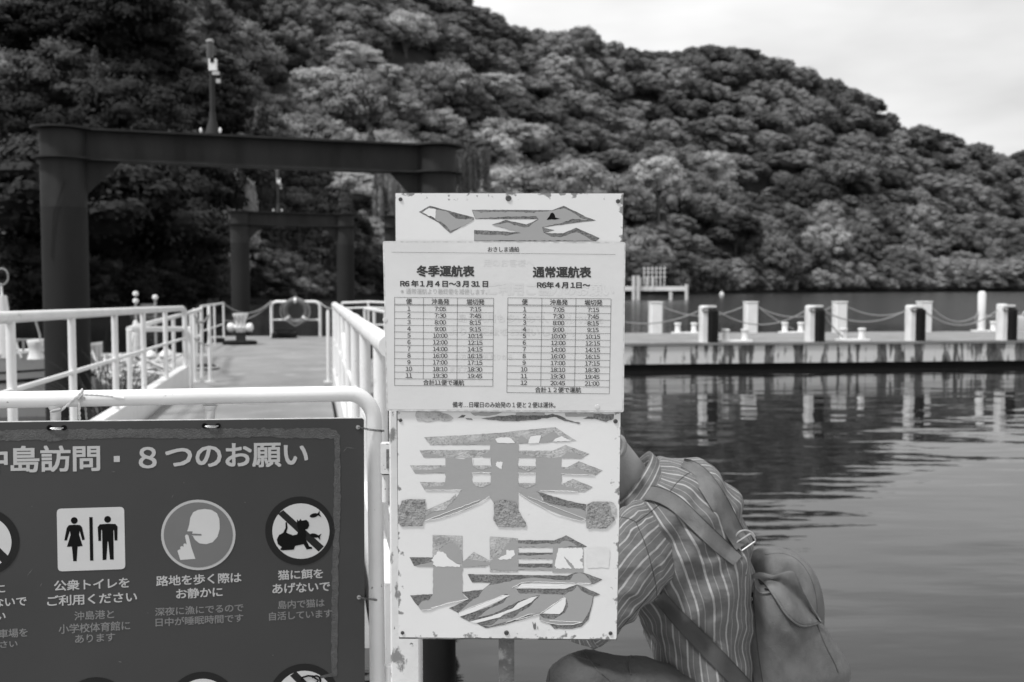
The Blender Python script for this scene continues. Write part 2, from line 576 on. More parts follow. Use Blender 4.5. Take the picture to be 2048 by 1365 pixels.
mb = MB()
cols = list(range(-480, 2501, 40)); rows = [-.04] + [i / 36 for i in range(0, 37)] + [1.15, 1.5]
vs = []
for c_ in cols:
    ds, dr = interp(T_SHORE, c_), interp(T_RIDGE, c_)
    for t_ in rows:
        d = ds + (dr - ds) * t_
        vs.append((d * (c_ - 1024) / F, d, ground(c_, d)))
nr = len(rows)
mb.add(vs, [(i * nr + j, (i + 1) * nr + j, (i + 1) * nr + j + 1, i * nr + j + 1) for i in range(len(cols) - 1) for j in range(nr - 1)])
tag(mb.build("hill", M['forest_floor']), "steep wooded hill rising from the lake", None, None, "structure")


# ---- tree crowns: leaf clumps spread over lobes, with gaps
def crown_mesh(seed, lobes=34, per=560, leaf=.042, tall=1.0, conifer=False, kind="broad"):
    rnd = random.Random(seed)
    mb = MB()
    L_ = []
    if kind == "broad":
        L_.append((Vector((0, 0, .3)), Vector((.8, .8, .52 * tall))))
        L_.append((Vector((rnd.uniform(-.2, .2), rnd.uniform(-.2, .2), .5)), Vector((.55, .6, .42 * tall))))
        sx, sy = rnd.uniform(.85, 1.1), rnd.uniform(.85, 1.1)
        for i in range(lobes):
            z = 1 - (i + .5) / lobes * 1.25; a = i * 2.4 + rnd.uniform(-.4, .4); q = math.sqrt(max(0, 1 - z * z)) if z > 0 else 1
            rd = rnd.uniform(.72, .98)
            s = rnd.uniform(.17, .31)
            L_.append((Vector((rd * q * sx * math.cos(a), rd * q * sy * math.sin(a), .28 + rd * .78 * tall * z)), Vector((s * rnd.uniform(.9, 1.3), s, s * rnd.uniform(.45, .75)))))
    elif kind == "cone":
        for i in range(8):
            z = i * .28; s = .62 * (1 - i / 8.5)
            for k in range(2):
                a = rnd.random() * 6.28
                L_.append((Vector((.2 * s * math.cos(a), .2 * s * math.sin(a), z)), Vector((s, s, .22))))
    else:                               # bamboo-like: upright drooping plumes
        for i in range(24):
            a = rnd.random() * 6.28; rr = math.sqrt(rnd.random()) * .95
            L_.append((Vector((rr * math.cos(a), rr * math.sin(a), rnd.uniform(.5, 1.3))), Vector((.16, .16, rnd.uniform(.45, .75)))))
    for c, e in L_:
        # dim inner core so the sky does not shine through the whole crown
        co = []
        for i in range(5):
            th = math.pi * (i + .5) / 5
            for k in range(7):
                ph = 6.283 * k / 7
                q = .72 + .12 * rnd.random()
                co.append(c + Vector((e.x * math.sin(th) * math.cos(ph), e.y * math.sin(th) * math.sin(ph), e.z * math.cos(th))) * q)
        mb.add(co, [(i * 7 + k, i * 7 + (k + 1) % 7, (i + 1) * 7 + (k + 1) % 7, (i + 1) * 7 + k) for i in range(4) for k in range(7)])
        n = int(per * (e.x * e.z / .16) ** .7) if kind == "broad" else per
        for i in range(n):
            z = rnd.uniform(-.75, 1); ph = rnd.random() * 6.283
            s = math.sqrt(1 - z * z)
            d = Vector((s * math.cos(ph), s * math.sin(ph), z))
            rad = rnd.uniform(.8, 1.12) if rnd.random() > .12 else rnd.uniform(1.1, 1.4)
            p = c + Vector((d.x * e.x, d.y * e.y, d.z * e.z)) * rad
            nrm = (d + Vector((rnd.gauss(0, .38), rnd.gauss(0, .38), rnd.gauss(.3, .35)))).normalized()
            u = nrm.orthogonal().normalized(); u.rotate(Matrix.Rotation(rnd.random() * 6.283, 3, nrm)); v = nrm.cross(u)
            a = leaf * rnd.uniform(.5, 1.15); b = a * rnd.uniform(.45, .8)
            if kind == "bamboo": a, b = a * .5, a * 1.9; u, v = Vector((1, rnd.gauss(0, .5), 0)).normalized(), (Vector((rnd.gauss(0, .35), rnd.gauss(0, .35), 1))).normalized()
            mb.add([p - u * a, p - v * b, p + u * a, p + v * b], [(0, 1, 2, 3)])
    return mb


def trunk_mesh(seed):
    rnd = random.Random(seed); mb = MB()
    pts = [Vector((0, 0, -1.1)), Vector((.02, .02, -.4)), Vector((rnd.uniform(-.05, .05), .03, .1)), Vector((rnd.uniform(-.1, .1), 0, .6))]
    mb.tube(pts, [.075, .06, .05, .02], 7)
    for k in range(4):
        a = k * 1.6 + rnd.random()
        mb.tube([pts[1] + Vector((0, 0, .2 * k / 4)), Vector((.35 * math.cos(a), .35 * math.sin(a), .15)), Vector((.6 * math.cos(a), .6 * math.sin(a), .45))], [.035, .022, .008], 5)
    return mb


def as_mesh(mb, name, m):
    me = bpy.data.meshes.new(name); me.from_pydata(mb.v, [], mb.f); me.materials.append(m); return me


KINDS = [("broad", "leaf_mid", "round-crowned broadleaf"), ("broad", "leaf_mid", "full-crowned broadleaf"), ("broad", "leaf_dark", "dark evergreen"),
         ("broad", "leaf_dark", "dense dark evergreen"), ("broad", "leaf_light", "pale-leaved broadleaf"), ("cone", "leaf_dark", "pointed dark conifer"),
         ("bamboo", "leaf_pale", "feathery pale bamboo-like"), ("broad", "leaf_light", "light flat-topped broadleaf"), ("broad", "leaf_dark_shaded", "shade-toned evergreen"), ("broad", "leaf_dark_shaded", "shade-toned billowing evergreen")]
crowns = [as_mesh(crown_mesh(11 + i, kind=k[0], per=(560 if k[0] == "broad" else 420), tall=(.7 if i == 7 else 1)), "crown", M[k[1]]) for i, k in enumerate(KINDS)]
trunks = [as_mesh(trunk_mesh(50 + i), "trunk", M['bark']) for i in range(3)]

spots = []
rt = random.Random(21)
gx = -330
STEP = 9.0
y_ = 66
while y_ < 730:
    x_ = -420
    while x_ < 560:
        X = x_ + rt.uniform(-2.8, 2.8); Y = y_ + rt.uniform(-2.8, 2.8)
        px = 1024 + F * X / Y
        if -180 < px < 2230:
            ds, dr = interp(T_SHORE, px), interp(T_RIDGE, px)
            if ds + 1 < Y < dr + 10:
                t_ = (Y - ds) / (dr - ds)
                g = ground(px, Y)
                rr = rt.uniform(5.0, 8.0)
                if rt.random() < .22: rr *= rt.uniform(1.2, 1.55)
                patch = noise.noise(Vector((X * .02, Y * .02, 40)))
                u = rt.random()
                if px < 420 and Y < 175: k = rt.choice([8, 9, 8, 9, 2]); rr *= .9  # left columns draw darker kinds: shade and vignette put into the leaf tone
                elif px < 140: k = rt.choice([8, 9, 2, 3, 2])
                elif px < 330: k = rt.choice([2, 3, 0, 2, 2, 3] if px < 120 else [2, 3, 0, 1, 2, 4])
                elif patch > .08: k = rt.choice([4, 7, 0, 1, 4])
                elif patch < -.22: k = rt.choice([2, 3, 0, 5, 1])
                else: k = rt.choice([0, 1, 0, 1, 2, 4, 4, 7, 7])
                if rt.random() < .07: k = 5; rr *= .75
                top = g + rr * 1.5
                py = 575 - F * (top - CAM_H) / Y
                spots.append([X, Y, g + rr * rt.uniform(.25, .6), rr, k, px, py, t_, rt.random() * 6.28])
        x_ += STEP
    y_ += STEP
y_ = 78
while y_ < 210:                        # undergrowth between the near crowns
    x_ = -170
    while x_ < 20:
        X = x_ + rt.uniform(-2, 2); Y = y_ + rt.uniform(-2, 2); px = 1024 + F * X / Y
        if -180 < px < 1000 and interp(T_SHORE, px) + 1 < Y:
            rr = rt.uniform(2.8, 4.2)
            spots.append([X, Y, ground(px, Y) + rr * .3, rr, rt.choice([8, 9, 2]) if px < 430 else rt.choice([0, 1, 2, 3]), px, 0, .3, rt.random() * 6.28])
        x_ += 5.6
    y_ += 5.6
for k_ in range(190):                   # bushes that hang over the waterline
    px = -150 + k_ * 12.6; d = interp(T_SHORE, px) + rt.uniform(-.5, 3); rr = rt.uniform(1.6, 3.2) * (1 + d / 400)
    spots.append([d * (px - 1024) / F, d, rr * .35, rr, rt.choice([8, 9, 8, 3]) if px < 900 else rt.choice([0, 1, 2, 3, 9, 4]), px, 575 - F * (rr * 1.3 - CAM_H) / d, .01, rt.random() * 6.28])
# pale clumps, big shore trees; a sunny spur's light is put into leaf tone
for (px, d, py, rr, k) in ((934, 190, 312, 4.3, 6), (385, 135, 352, 6.5, 6), (440, 142, 385, 5.5, 6), (290, 92, 345, 6.2, 9), (225, 88, 395, 6, 8), (330, 90, 450, 4.5, 8), (365, 92, 520, 3.2, 9), (800, 200, 355, 5, 6),
                           (1060, 230, 330, 9, 7), (1150, 236, 332, 9, 4), (1230, 250, 345, 9, 7), (1000, 225, 345, 7, 4), (1315, 262, 322, 7, 4)):
    X = d * (px - 1024) / F
    top = CAM_H + (575 - py) * d / F
    spots.append([X, d, top - rr * (1.75 if k == 6 else 1.1), rr, k, px, py, (d - interp(T_SHORE, px)) / 200, 1.0])


def zone(px, py, t):
    if px < 95: z = "outside the big portal's column"
    elif px < 330: z = "behind the big portal's corner"
    elif px < 520: z = "behind the big portal's beacon mast"
    elif px < 720: z = "behind the small portal"
    elif px < 950: z = "behind the big beam's sign end"
    elif px < 1260: z = "above the boarding sign"
    elif px < 1420: z = "behind the far white jetty"
    elif px < 1640: z = "behind the second pier posts"
    elif px < 1860: z = "behind the pier's third posts"
    else: z = "where the ridge runs down"
    r = "at the waterside" if t < .06 else "low down" if t < .25 else "halfway up" if t < .6 else "near the ridge"
    return r, z


vis = [s for s in spots if s[6] != 0 and -20 < s[5] < 2068 and s[6] < 640 and not (775 < s[5] < 1245 and s[6] > 400) and s[6] > -160]
vis.sort(key=lambda s: -s[3] / s[1])
single = vis[:300]
sid = {id(s) for s in single}
first_crown = {}
for s in single:
    X, Y, Z, rr, k, px, py, t_, rot = s
    r_, z_ = zone(px, py, t_)
    size = "huge" if rr > 7.4 else "large" if rr > 6 else "middling" if rr > 5.3 else "small" if rr > 4 else "little"
    o = bpy.data.objects.new("hillside_tree", None); COL.objects.link(o)
    o.location = (X, Y, Z); o.rotation_euler = (0, 0, rot); o.scale = (rr * (1 + .18 * math.sin(rot * 3)), rr * (1 - .18 * math.sin(rot * 3)), rr * (1.0 + .28 * math.sin(rot * 7)))
    tag(o, f"{size} {KINDS[k][2]} tree {r_} {z_}", "tree", "trees covering the hillside")
    s.append(o)
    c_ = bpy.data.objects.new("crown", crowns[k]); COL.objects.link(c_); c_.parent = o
    q = bpy.data.objects.new("trunk", trunks[k % 3]); COL.objects.link(q); q.parent = o
by_label = {}
for s in single: by_label.setdefault(s[9]["label"], []).append(s)
NTH = ["", "second", "third", "fourth", "fifth", "sixth", "seventh", "eighth", "ninth", "tenth", "eleventh", "twelfth"]
NUM = ["", "", "two", "three", "four", "five", "six", "seven", "eight", "nine", "ten", "eleven", "twelve"]
for lab, ss in by_label.items():
    if 1 < len(ss) <= 12:
        ss.sort(key=lambda s: s[6])
        for i, s in enumerate(ss):
            s[9]["label"] = lab + (", the upper" if len(ss) == 2 and i == 0 else ", the lower" if len(ss) == 2 else ", topmost" if i == 0 else ", lowest" if i == len(ss) - 1 else f", {NTH[i]} highest")
for s in single: s.pop()
rest = [s for s in spots if id(s) not in sid]

# the rest of the wood, one object: points that carry crowns
me = bpy.data.meshes.new("forest"); me.from_pydata([(s[0], s[1], s[2]) for s in rest], [], [])
a1 = me.attributes.new("kind_index", 'INT', 'POINT'); a2 = me.attributes.new("size", 'FLOAT', 'POINT'); a3 = me.attributes.new("turn", 'FLOAT', 'POINT')
for i, s in enumerate(rest):
    a1.data[i].value = s[4]; a2.data[i].value = s[3]; a3.data[i].value = s[8]
fo = bpy.data.objects.new("forest", me); COL.objects.link(fo)
tag(fo, "dense mixed wood covering the upper hillside", "wood", None, "stuff")
gn = bpy.data.node_groups.new("forest_nodes", 'GeometryNodeTree')
gn.interface.new_socket("Geometry", in_out='INPUT', socket_type='NodeSocketGeometry')
gn.interface.new_socket("Geometry", in_out='OUTPUT', socket_type='NodeSocketGeometry')
gi = gn.nodes.new("NodeGroupInput"); go = gn.nodes.new("NodeGroupOutput"); jn = gn.nodes.new("GeometryNodeJoinGeometry")


def named(nm, ty):
    n = gn.nodes.new("GeometryNodeInputNamedAttribute"); n.data_type = ty; n.inputs[0].default_value = nm; return n.outputs[0]


ki, sz, tu = named("kind_index", 'INT'), named("size", 'FLOAT'), named("turn", 'FLOAT')
cx = gn.nodes.new("ShaderNodeCombineXYZ"); gn.links.new(tu, cx.inputs[2])
s1_ = gn.nodes.new("ShaderNodeMath"); s1_.operation = 'SINE'; s0_ = gn.nodes.new("ShaderNodeMath"); s0_.operation = 'MULTIPLY'; s0_.inputs[1].default_value = 7.0
gn.links.new(tu, s0_.inputs[0]); gn.links.new(s0_.outputs[0], s1_.inputs[0])
s2_ = gn.nodes.new("ShaderNodeMath"); s2_.operation = 'MULTIPLY_ADD'; s2_.inputs[1].default_value = .28; s2_.inputs[2].default_value = 1.0; gn.links.new(s1_.outputs[0], s2_.inputs[0])
s3_ = gn.nodes.new("ShaderNodeMath"); s3_.operation = 'MULTIPLY'; gn.links.new(sz, s3_.inputs[0]); gn.links.new(s2_.outputs[0], s3_.inputs[1])
sv = gn.nodes.new("ShaderNodeCombineXYZ"); gn.links.new(sz, sv.inputs[0]); gn.links.new(sz, sv.inputs[1]); gn.links.new(s3_.outputs[0], sv.inputs[2])
er = gn.nodes.new("FunctionNodeEulerToRotation"); gn.links.new(cx.outputs[0], er.inputs[0])
proto_of = {}
for ob in list(S.objects):
    if ob.name.startswith("crown") and ob.data is not None:
        k = crowns.index(ob.data)
        proto_of.setdefault(k, ob)
for k in range(len(KINDS)):
    if k not in proto_of: continue
    oi = gn.nodes.new("GeometryNodeObjectInfo"); oi.inputs[0].default_value = proto_of[k]; oi.transform_space = 'ORIGINAL'
    cmp_ = gn.nodes.new("FunctionNodeCompare"); cmp_.data_type = 'INT'; cmp_.operation = 'EQUAL'
    ii = [i for i in cmp_.inputs if i.type == 'INT']
    gn.links.new(ki, ii[0]); ii[1].default_value = k
    ip = gn.nodes.new("GeometryNodeInstanceOnPoints")
    gn.links.new(gi.outputs[0], ip.inputs['Points']); gn.links.new(cmp_.outputs[0], ip.inputs['Selection'])
    gn.links.new(oi.outputs['Geometry'], ip.inputs['Instance']); gn.links.new(er.outputs[0], ip.inputs['Rotation']); gn.links.new(sv.outputs[0], ip.inputs['Scale'])
    gn.links.new(ip.outputs[0], jn.inputs[0])
gn.links.new(jn.outputs[0], go.inputs[0])
md = fo.modifiers.new("wood", 'NODES'); md.node_group = gn

# ================================================================== CONCRETE PIER (right)
DZ = .7                                        # pier and pontoon deck above the water


def fpt(px, d, z): return Vector((d * (px - 1024) / F, d, z))


PA, PB = fpt(960, 24.4, 0), fpt(2420, 26.9, 0)          # front edge
QA, QB = fpt(1010, 30.2, 0), fpt(2420, 32.6, 0)         # rear edge
pier = thing("concrete_pier", "long low concrete pier with peeling white paint across the water", "pier", PA)
up = Vector((0, 0, 1))
mb = MB(); mb.add([PA + up * .17, PB + up * .17, QB + up * .17, QA + up * .17, PA + up * (DZ - .07), PB + up * (DZ - .07), QB + up * (DZ - .07), QA + up * (DZ - .07)],
                  [(0, 1, 5, 4), (1, 2, 6, 5), (2, 3, 7, 6), (3, 0, 4, 7), (3, 2, 1, 0), (4, 5, 6, 7)])
mb.build("side_wall", M['peel'], pier, smooth=False)
fwd = (QA - PA).normalized(); side = (PB - PA).normalized()
mb = MB(); a, b, c, d = PA - fwd * .04, PB - fwd * .04, QB + fwd * .04, QA + fwd * .04
mb.add([q + up * (DZ - .066) for q in (a, b, c, d)] + [q + up * DZ for q in (a, b, c, d)], [(0, 1, 5, 4), (1, 2, 6, 5), (2, 3, 7, 6), (3, 0, 4, 7), (3, 2, 1, 0), (4, 5, 6, 7)])
mb.build("deck", M['deck_grey'], pier, smooth=False)
mb = MB(); a, b, c, d = PA + fwd * .12, PB + fwd * .12, QB - fwd * .1, QA - fwd * .1
mb.add([q - up * .6 for q in (a, b, c, d)] + [q + up * .166 for q in (a, b, c, d)], [(0, 1, 5, 4), (1, 2, 6, 5), (2, 3, 7, 6), (3, 0, 4, 7), (3, 2, 1, 0), (4, 5, 6, 7)])
mb.build("hull_base", M['rubber'], pier, smooth=False)


def on_front(px, inset=.25):
    t = (px - 960) / 1460
    lo, hi = 0.0, 1.0
    for _ in range(30):
        mid = (lo + hi) / 2; q = PA.lerp(PB, mid) + fwd * inset
        if 1024 + F * q.x / q.y < px: lo = mid
        else: hi = mid
    return PA.lerp(PB, lo) + fwd * inset + up * DZ


def on_rear(px, inset=.35):
    lo, hi = 0.0, 1.0
    for _ in range(30):
        mid = (lo + hi) / 2; q = QA.lerp(QB, mid) - fwd * inset
        if 1024 + F * q.x / q.y < px: lo = mid
        else: hi = mid
    return QA.lerp(QB, lo) - fwd * inset + up * DZ


def bevel_box(mb, c, sx, sy, h, M3, bv=.025):
    """upright post with chamfered edges and top"""
    ring = lambda x, y, z: [Vector(c) + M3 @ Vector(q) for q in ((-x + bv, -y, z), (x - bv, -y, z), (x, -y + bv, z), (x, y - bv, z), (x - bv, y, z), (-x + bv, y, z), (-x, y - bv, z), (-x, -y + bv, z))]
    x, y = sx / 2, sy / 2
    mb.loft([ring(x, y, 0), ring(x, y, h - bv), ring(x - bv, y - bv, h)])
    mb.uv.clear()


ang = math.atan2(side.y, side.x)
M3 = Matrix.Rotation(ang, 3, 'Z')
posts_f = [(1407, "first"), (1620, "second"), (1821, "third"), (2004, "fourth")]
fpos, rpos = [], []
for i, (px, wd) in enumerate(posts_f):
    c = on_front(px)
    q = thing("mooring_post", f"white square post with black fender on the pier's front edge, {wd} along from the sign", "post", c, "fendered posts on the pier front")
    mb = MB(); bevel_box(mb, c, .17, .3, .93 + (.03 if i == 3 else 0), M3); mb.build("post", M['white_paint'], q)
    mb = MB(); e = c + M3 @ Vector((.215, -.1, 0))
    bevel_box(mb, e, .255, .26, .87, M3, .07); mb.build("fender", M['rubber'], q)
    mb = MB(); mb.box(c + M3 @ Vector((.13, -.02, .915)), (.34, .2, .05), ang); mb.build("cap_strap", M['white_paint_clean'], q)
    mb = MB(); mb.tube([c + M3 @ Vector((.05 + .14 * math.cos(a_), -.17, .82 + .05 * math.sin(a_))) for a_ in [k * .52 for k in range(12)]], .014, 6, closed=True); mb.build("shackle", M['dark_metal'], q)
    fpos.append(c)
for i, (px, wd) in enumerate([(1311, "first"), (1501, "second"), (1679, "third"), (1848, "fourth")]):
    c = on_rear(px)
    q = thing("rear_post", f"bare white square post on the pier's rear edge, {wd} along from the sign", "post", c, "plain posts on the pier's rear edge")
    mb = MB(); bevel_box(mb, c, .35, .36, .93, M3); mb.build("post", M['white_paint'], q)
    mb = MB(); bevel_box(mb, c + up * .935, .38, .39, .03, M3, .008); mb.build("cap", M['white_paint_clean'], q)
    rpos.append(c)


def chain(a, b, sag, label, grp, r=.017, name="rope"):
    pts = []
    for k in range(15):
        t = k / 14
        p = a.lerp(b, t); p = p - up * sag * 4 * t * (1 - t); pts.append(p)
    mb = MB(); mb.tube(pts, r, 6)
    o = mb.build(name, M['rope_dark'])
    return tag(o, label, "rope", grp)


fr = [on_front(1180) + up * .8] + [c + up * .8 for c in fpos]
nm = ["sign and the first", "first and second", "second and third", "third and fourth"]
for i in range(4):
    chain(fr[i] + M3 @ Vector((.35 if i else 0, 0, 0)), fr[i + 1] - M3 @ Vector((.12, 0, 0)), [.32, .36, .3, .4][i], f"sagging rope on the pier front between {nm[i]} fendered posts" if i else "sagging rope from behind the sign to the first fendered post", "ropes along the pier front")
chain(fr[4] + M3 @ Vector((.3, 0, 0)), on_front(2200) + up * .7, .3, "rope leaving the last fendered post past the photo's edge", "ropes along the pier front")
rr_ = [c + up * .82 for c in rpos]
for i in range(3):
    chain(rr_[i] + side * .21, rr_[i + 1] - side * .21, [.3, .34, .3][i], f"sagging rope on the pier's rear between plain posts {['one and two', 'two and three', 'three and four'][i]}", "ropes along the pier rear")
chain(rr_[1] + side * .21, on_rear(1588) + up * .1, .05, "slack rope dropping from the second plain post to the deck bollard", "ropes along the pier rear")
chain(fr[2] + side * .3, on_front(1688) + up * .1, .06, "slack rope dropping from the second fendered post to a front bollard", "ropes along the pier front")


def bollard(c, label, wide=.6):
    q = thing("double_bollard", label, "bollard", c, "twin mooring bollards on the pier")
    mb = MB(); bevel_box(mb, c, wide + .24, .26, .05, M3, .01); mb.build("base_plate", M['white_paint_clean'], q)
    for s_ in (-1, 1):
        e = c + M3 @ Vector((s_ * wide / 2 * .85, 0, .052))
        mb = MB(); mb.lathe(e, [(.1, 0), (.085, .02), (.08, .2), (.105, .235), (.105, .265), (.09, .28)], 20); mb.build("bollard_head", M['white_paint_clean'], q)
    return q


bollard(on_rear(1372, .7), "white twin bollard on the pier's rear, between the first plain and first fendered post")
bollard(on_front(1471, .35), "white twin bollard at the pier front, right behind the first fendered post")
bollard(on_rear(1586, .7), "white twin bollard on the pier's rear beside the second fendered post")
bollard(on_front(1706, .45), "white twin bollard at the pier front beside the third plain post", .6)
c = on_rear(1987, .5)
q = thing("double_bollard", "white bollard beside the tall round post on the pier's rear", "bollard", c, "twin mooring bollards on the pier")
mb = MB(); bevel_box(mb, c, .5, .26, .05, M3, .01); mb.build("base_plate", M['white_paint_clean'], q)
mb = MB(); mb.lathe(c + up * .052, [(.1, 0), (.085, .02), (.08, .2), (.105, .235), (.105, .265), (.09, .28)], 20); mb.build("bollard_head", M['white_paint_clean'], q)
c = on_rear(1963, .45)
q = thing("tall_post", "tall round white pole with a rope loop on the pier's rear edge", "post", c)
mb = MB(); mb.lathe(c + up * .06, [(.12, 0), (.115, .5), (.125, 1.12), (.1, 1.19), (.04, 1.22)], 20); mb.build("pole", M['white_paint_clean'], q)
mb = MB(); mb.box(c + up * .03, (.5, .34, .058), ang); mb.build("base_plate", M['white_paint_clean'], q)
mb = MB(); mb.tube([c + Vector((-.13 - .09 * math.sin(k / 9 * math.pi), -.06, .15 + .5 * k / 9)) for k in range(10)], .015, 6); mb.build("rope_loop", M['rope_dark'], q)
chain(rr_[3] + side * .21, c + up * .55 - side * .1, .35, "sagging rope between the fourth plain post and the tall round pole", "ropes along the pier rear")
chain(c + up * .55 + side * .12, fpos[3] + up * .78, .12, "rope between the tall round pole and the last fendered post", "ropes along the pier rear")

# small boat bow at the very right edge behind the pier
c = fpt(2052, 34.5, 0)
q = thing("moored_boat", "small white boat showing its bow behind the last fendered post", "boat", c)
mb = MB(); mb.loft([ell(c + Vector((x, 0, .5 + .12 * (1 - x / 5))), Vector((0, .02 + .75 * max(0, min(1, x / 2.2)) ** .7, 0)), Vector((0, 0, .5)), 16, 2.6) for x in (-.3, .1, .6, 1.4, 2.6, 4.5)]); mb.uv.clear(); mb.build("hull", M['boat_white'], q)
mb = MB(); mb.box(c + Vector((3, 0, 1.3)), (1.8, 1.1, .7)); mb.build("cabin", M['boat_white'], q)
mb = MB(); mb.tube([c + Vector((-.2, 0, 1.05)), c + Vector((.1, 0, 1.45)), c + Vector((1.9, 0, 1.5))], .02, 6); mb.build("bow_rail", M['white_paint_clean'], q)

# ---- far jetty
JD = 170
c = fpt(1312, JD, 0)
jt = thing("far_jetty", "distant white jetty platform with a fenced lookout under the trees", "jetty", c)
j = lambda px, py: fpt(px, JD, CAM_H + (575 - py) * JD / F)
mb = MB(); mb.box(j(1308, 577.5), (10.4, 4, .75)); mb.build("platform", M['white_paint_clean'], jt)
for px in (1264, 1273, 1337, 1368):
    mb = MB(); p = j(px, 583); r_ = .3 if px != 1337 else .3
    tp = 552 if px in (1264, 1273) else (569 if px == 1368 else 584)
    mb.tube([(p.x, JD - 2.3, -1), (p.x, JD - 2.3, CAM_H + (575 - tp) * JD / F)], r_, 10); mb.build("pile", M['white_rusty'], jt)
for px in range(1285, 1329, 8):
    mb = MB(); p = j(px, 560); mb.box((p.x, JD - 1.8, CAM_H + (575 - 553) * JD / F), (.15, .15, 3.2)); mb.build("fence_post", M['white_paint_clean'], jt)
for py in (538, 546, 555):
    mb = MB(); p = j(1305.5, py); mb.box((p.x, JD - 1.81, p.z), (4.0, .1, .1)); mb.build("rail", M['white_paint_clean'], jt)
for px, pz in ((1278, 566), (1290, 566), (1302, 566)):
    mb = MB(); p = j(px, pz); mb.box((p.x, JD - 2.05, p.z), (.2, .2, 1.7)); mb.build("fence_post", M['white_paint_clean'], jt)
c = fpt(1443, 215, .5)
q = thing("buoy", "white ball buoy floating beyond the first pier posts", "buoy", c)
mb = MB(); mb.lathe(c, [(.1, -.6), (.42, -.4), (.55, 0), (.42, .42), (.15, .58)], 16); mb.build("float", M['white_paint_clean'], q)
mb = MB(); mb.tube([c + Vector((0, 0, .5)), c + Vector((0, 0, .95))], .08, 8); mb.build("top_pin", M['white_paint_clean'], q)

# ================================================================== STEEL PORTALS
def portal(label, la, ra, ztop, dia, col_split, corner_r=.37):
    """la, ra: feet (x, y) of the two pipe columns"""
    a, b = Vector((la[0], la[1], 0)), Vector((ra[0], ra[1], 0))
    q = thing("steel_portal", label, "steel frame", a.lerp(b, .5), "steel portal frames at the ferry pontoon")
    al = (b - a).normalized(); an = math.atan2(al.y, al.x); pr = Vector((-al.y, al.x, 0)); r = dia / 2
    hb = .36 * dia / .53
    for c in (a, b):
        mb = MB(); mb.tube([c + up * -2, c + up * col_split], r, 32); o = mb.build("column", M['steel_band'], q)
        mb = MB(); mb.tube([c + up * (col_split + .001), c + up * (ztop - .021)], r, 32); mb.build("column", M['steel_dark'], q)
        for z, k in ((ztop, 1.0), (ztop - hb, .98)):
            mb = MB(); mb.lathe(c + up * z, [(corner_r * k, -.01), (corner_r * k, .012)], 32)
            mb.build("cap_plate", M['steel_dark'], q)
    m = a.lerp(b, .5); ln = (b - a).length - 2 * r * .9
    mb = MB(); mb.box(m + up * (ztop - hb / 2), (ln, .03, hb - .03), an); mb.build("web", M['steel_dark'], q, smooth=False)
    for z in (ztop + .002, ztop - hb - .002):
        mb = MB(); mb.box(m + up * z, (ln + r, .3, .026), an); mb.build("flange", M['steel_dark'], q, smooth=False)
    for c, s in ((a, 1), (b, -1)):
        e = c + al * s * r * .98 + up * (ztop - hb - .017)
        mb = MB(); mb.slab([e - pr * .012, e + al * s * .4 - pr * .012, e + al * s * .36 - up * .05 - pr * .012, e - up * .42 - pr * .012], pr * .024)
        mb.build("gusset_plate", M['steel_dark'], q, smooth=False)
    return a, b, al, pr


M['steel_grey'] = mat('lantern_grey', .05, .4)


def beacon(c, h, label, mat_=None):
    q = thing("beacon_mast", label, "beacon", c, "beacon masts on the steel portals")
    mb = MB(); mb.lathe(c, [(.1, 0), (.095, .03), (.045, .2), (.04, .3)], 16); mb.build("mast_base", M['steel_dark'], q)
    mb = MB(); mb.tube([c + up * .3, c + up * h * .68], .034, 12); mb.build("mast", M['steel_dark'], q)
    mb = MB(); mb.box(c + Vector((.03, -.05, h * .73)), (.1, .06, .15)); mb.build("battery_box", M['white_paint_clean'], q)
    mb = MB(); mb.box(c + Vector((.03, -.082, h * .775)), (.05, .01, .06)); mb.build("box_window", M['rubber'], q)
    mb = MB(); mb.box(c + Vector((.07, -.06, h * .64)), (.09, .04, .04)); mb.build("bracket", M['metal'], q)
    mb = MB(); mb.box(c + Vector((.1, -.06, h * .56)), (.05, .04, .05)); mb.build("clamp", M['metal'], q)
    mb = MB(); mb.lathe(c + up * (h * .76) - Vector((.02, 0, 0)), [(.042, 0), (.045, .03), (.045, h * .2), (.042, h * .215)], 16); mb.build("lantern", M['steel_grey'], q)
    mb = MB(); mb.lathe(c + up * (h * .976) - Vector((.02, 0, 0)), [(.052, 0), (.052, .02), (.03, .035)], 16); mb.build("lantern_cap", M['grey_mid'], q)
    for s in (-1, 1):
        mb = MB(); mb.lathe(c + Vector((s * .125, -.1, .015)), [(.014, 0), (.02, .02), (.018, .05), (.006, .065)], 10); mb.build("marker_lamp", M['white_paint_clean'], q)


ZT = CAM_H + 1.96
a, b, al, pr = portal("large dark steel portal with thick pipe columns straddling the gangway's end", (-5.59, 12.5), (-1.05, 14.05), ZT, .54, CAM_H + .99)
beacon(a.lerp(b, .374) + up * (ZT + .016), 1.22, "grey beacon mast with white box standing on the big portal's beam")
mb = MB(); mb.tube([a + Vector((-.05, -.28, CAM_H + .35)), a + Vector((.0, -.285, CAM_H + .9)), a + Vector((.13, -.26, CAM_H + 1.3))], .004, 5)
tag(mb.build("cable", M['rubber']), "thin dark cable drooping across the big portal's left column", "cable")
a, b, al, pr = portal("smaller dark steel portal farther back, behind the lifebuoy rail", (-7.88, 28.95), (-5.02, 30.1), CAM_H + 2.18, .53, CAM_H + 1.28, .36)
beacon(a.lerp(b, .36) + up * (CAM_H + 2.2), 1.25, "small far beacon mast standing on the smaller portal")
portal("far dark steel portal half hidden behind the white boarding sign", (-3.62, 30.3), (-.9, 31.2), CAM_H + 2.14, .5, CAM_H + 1.2, .36)

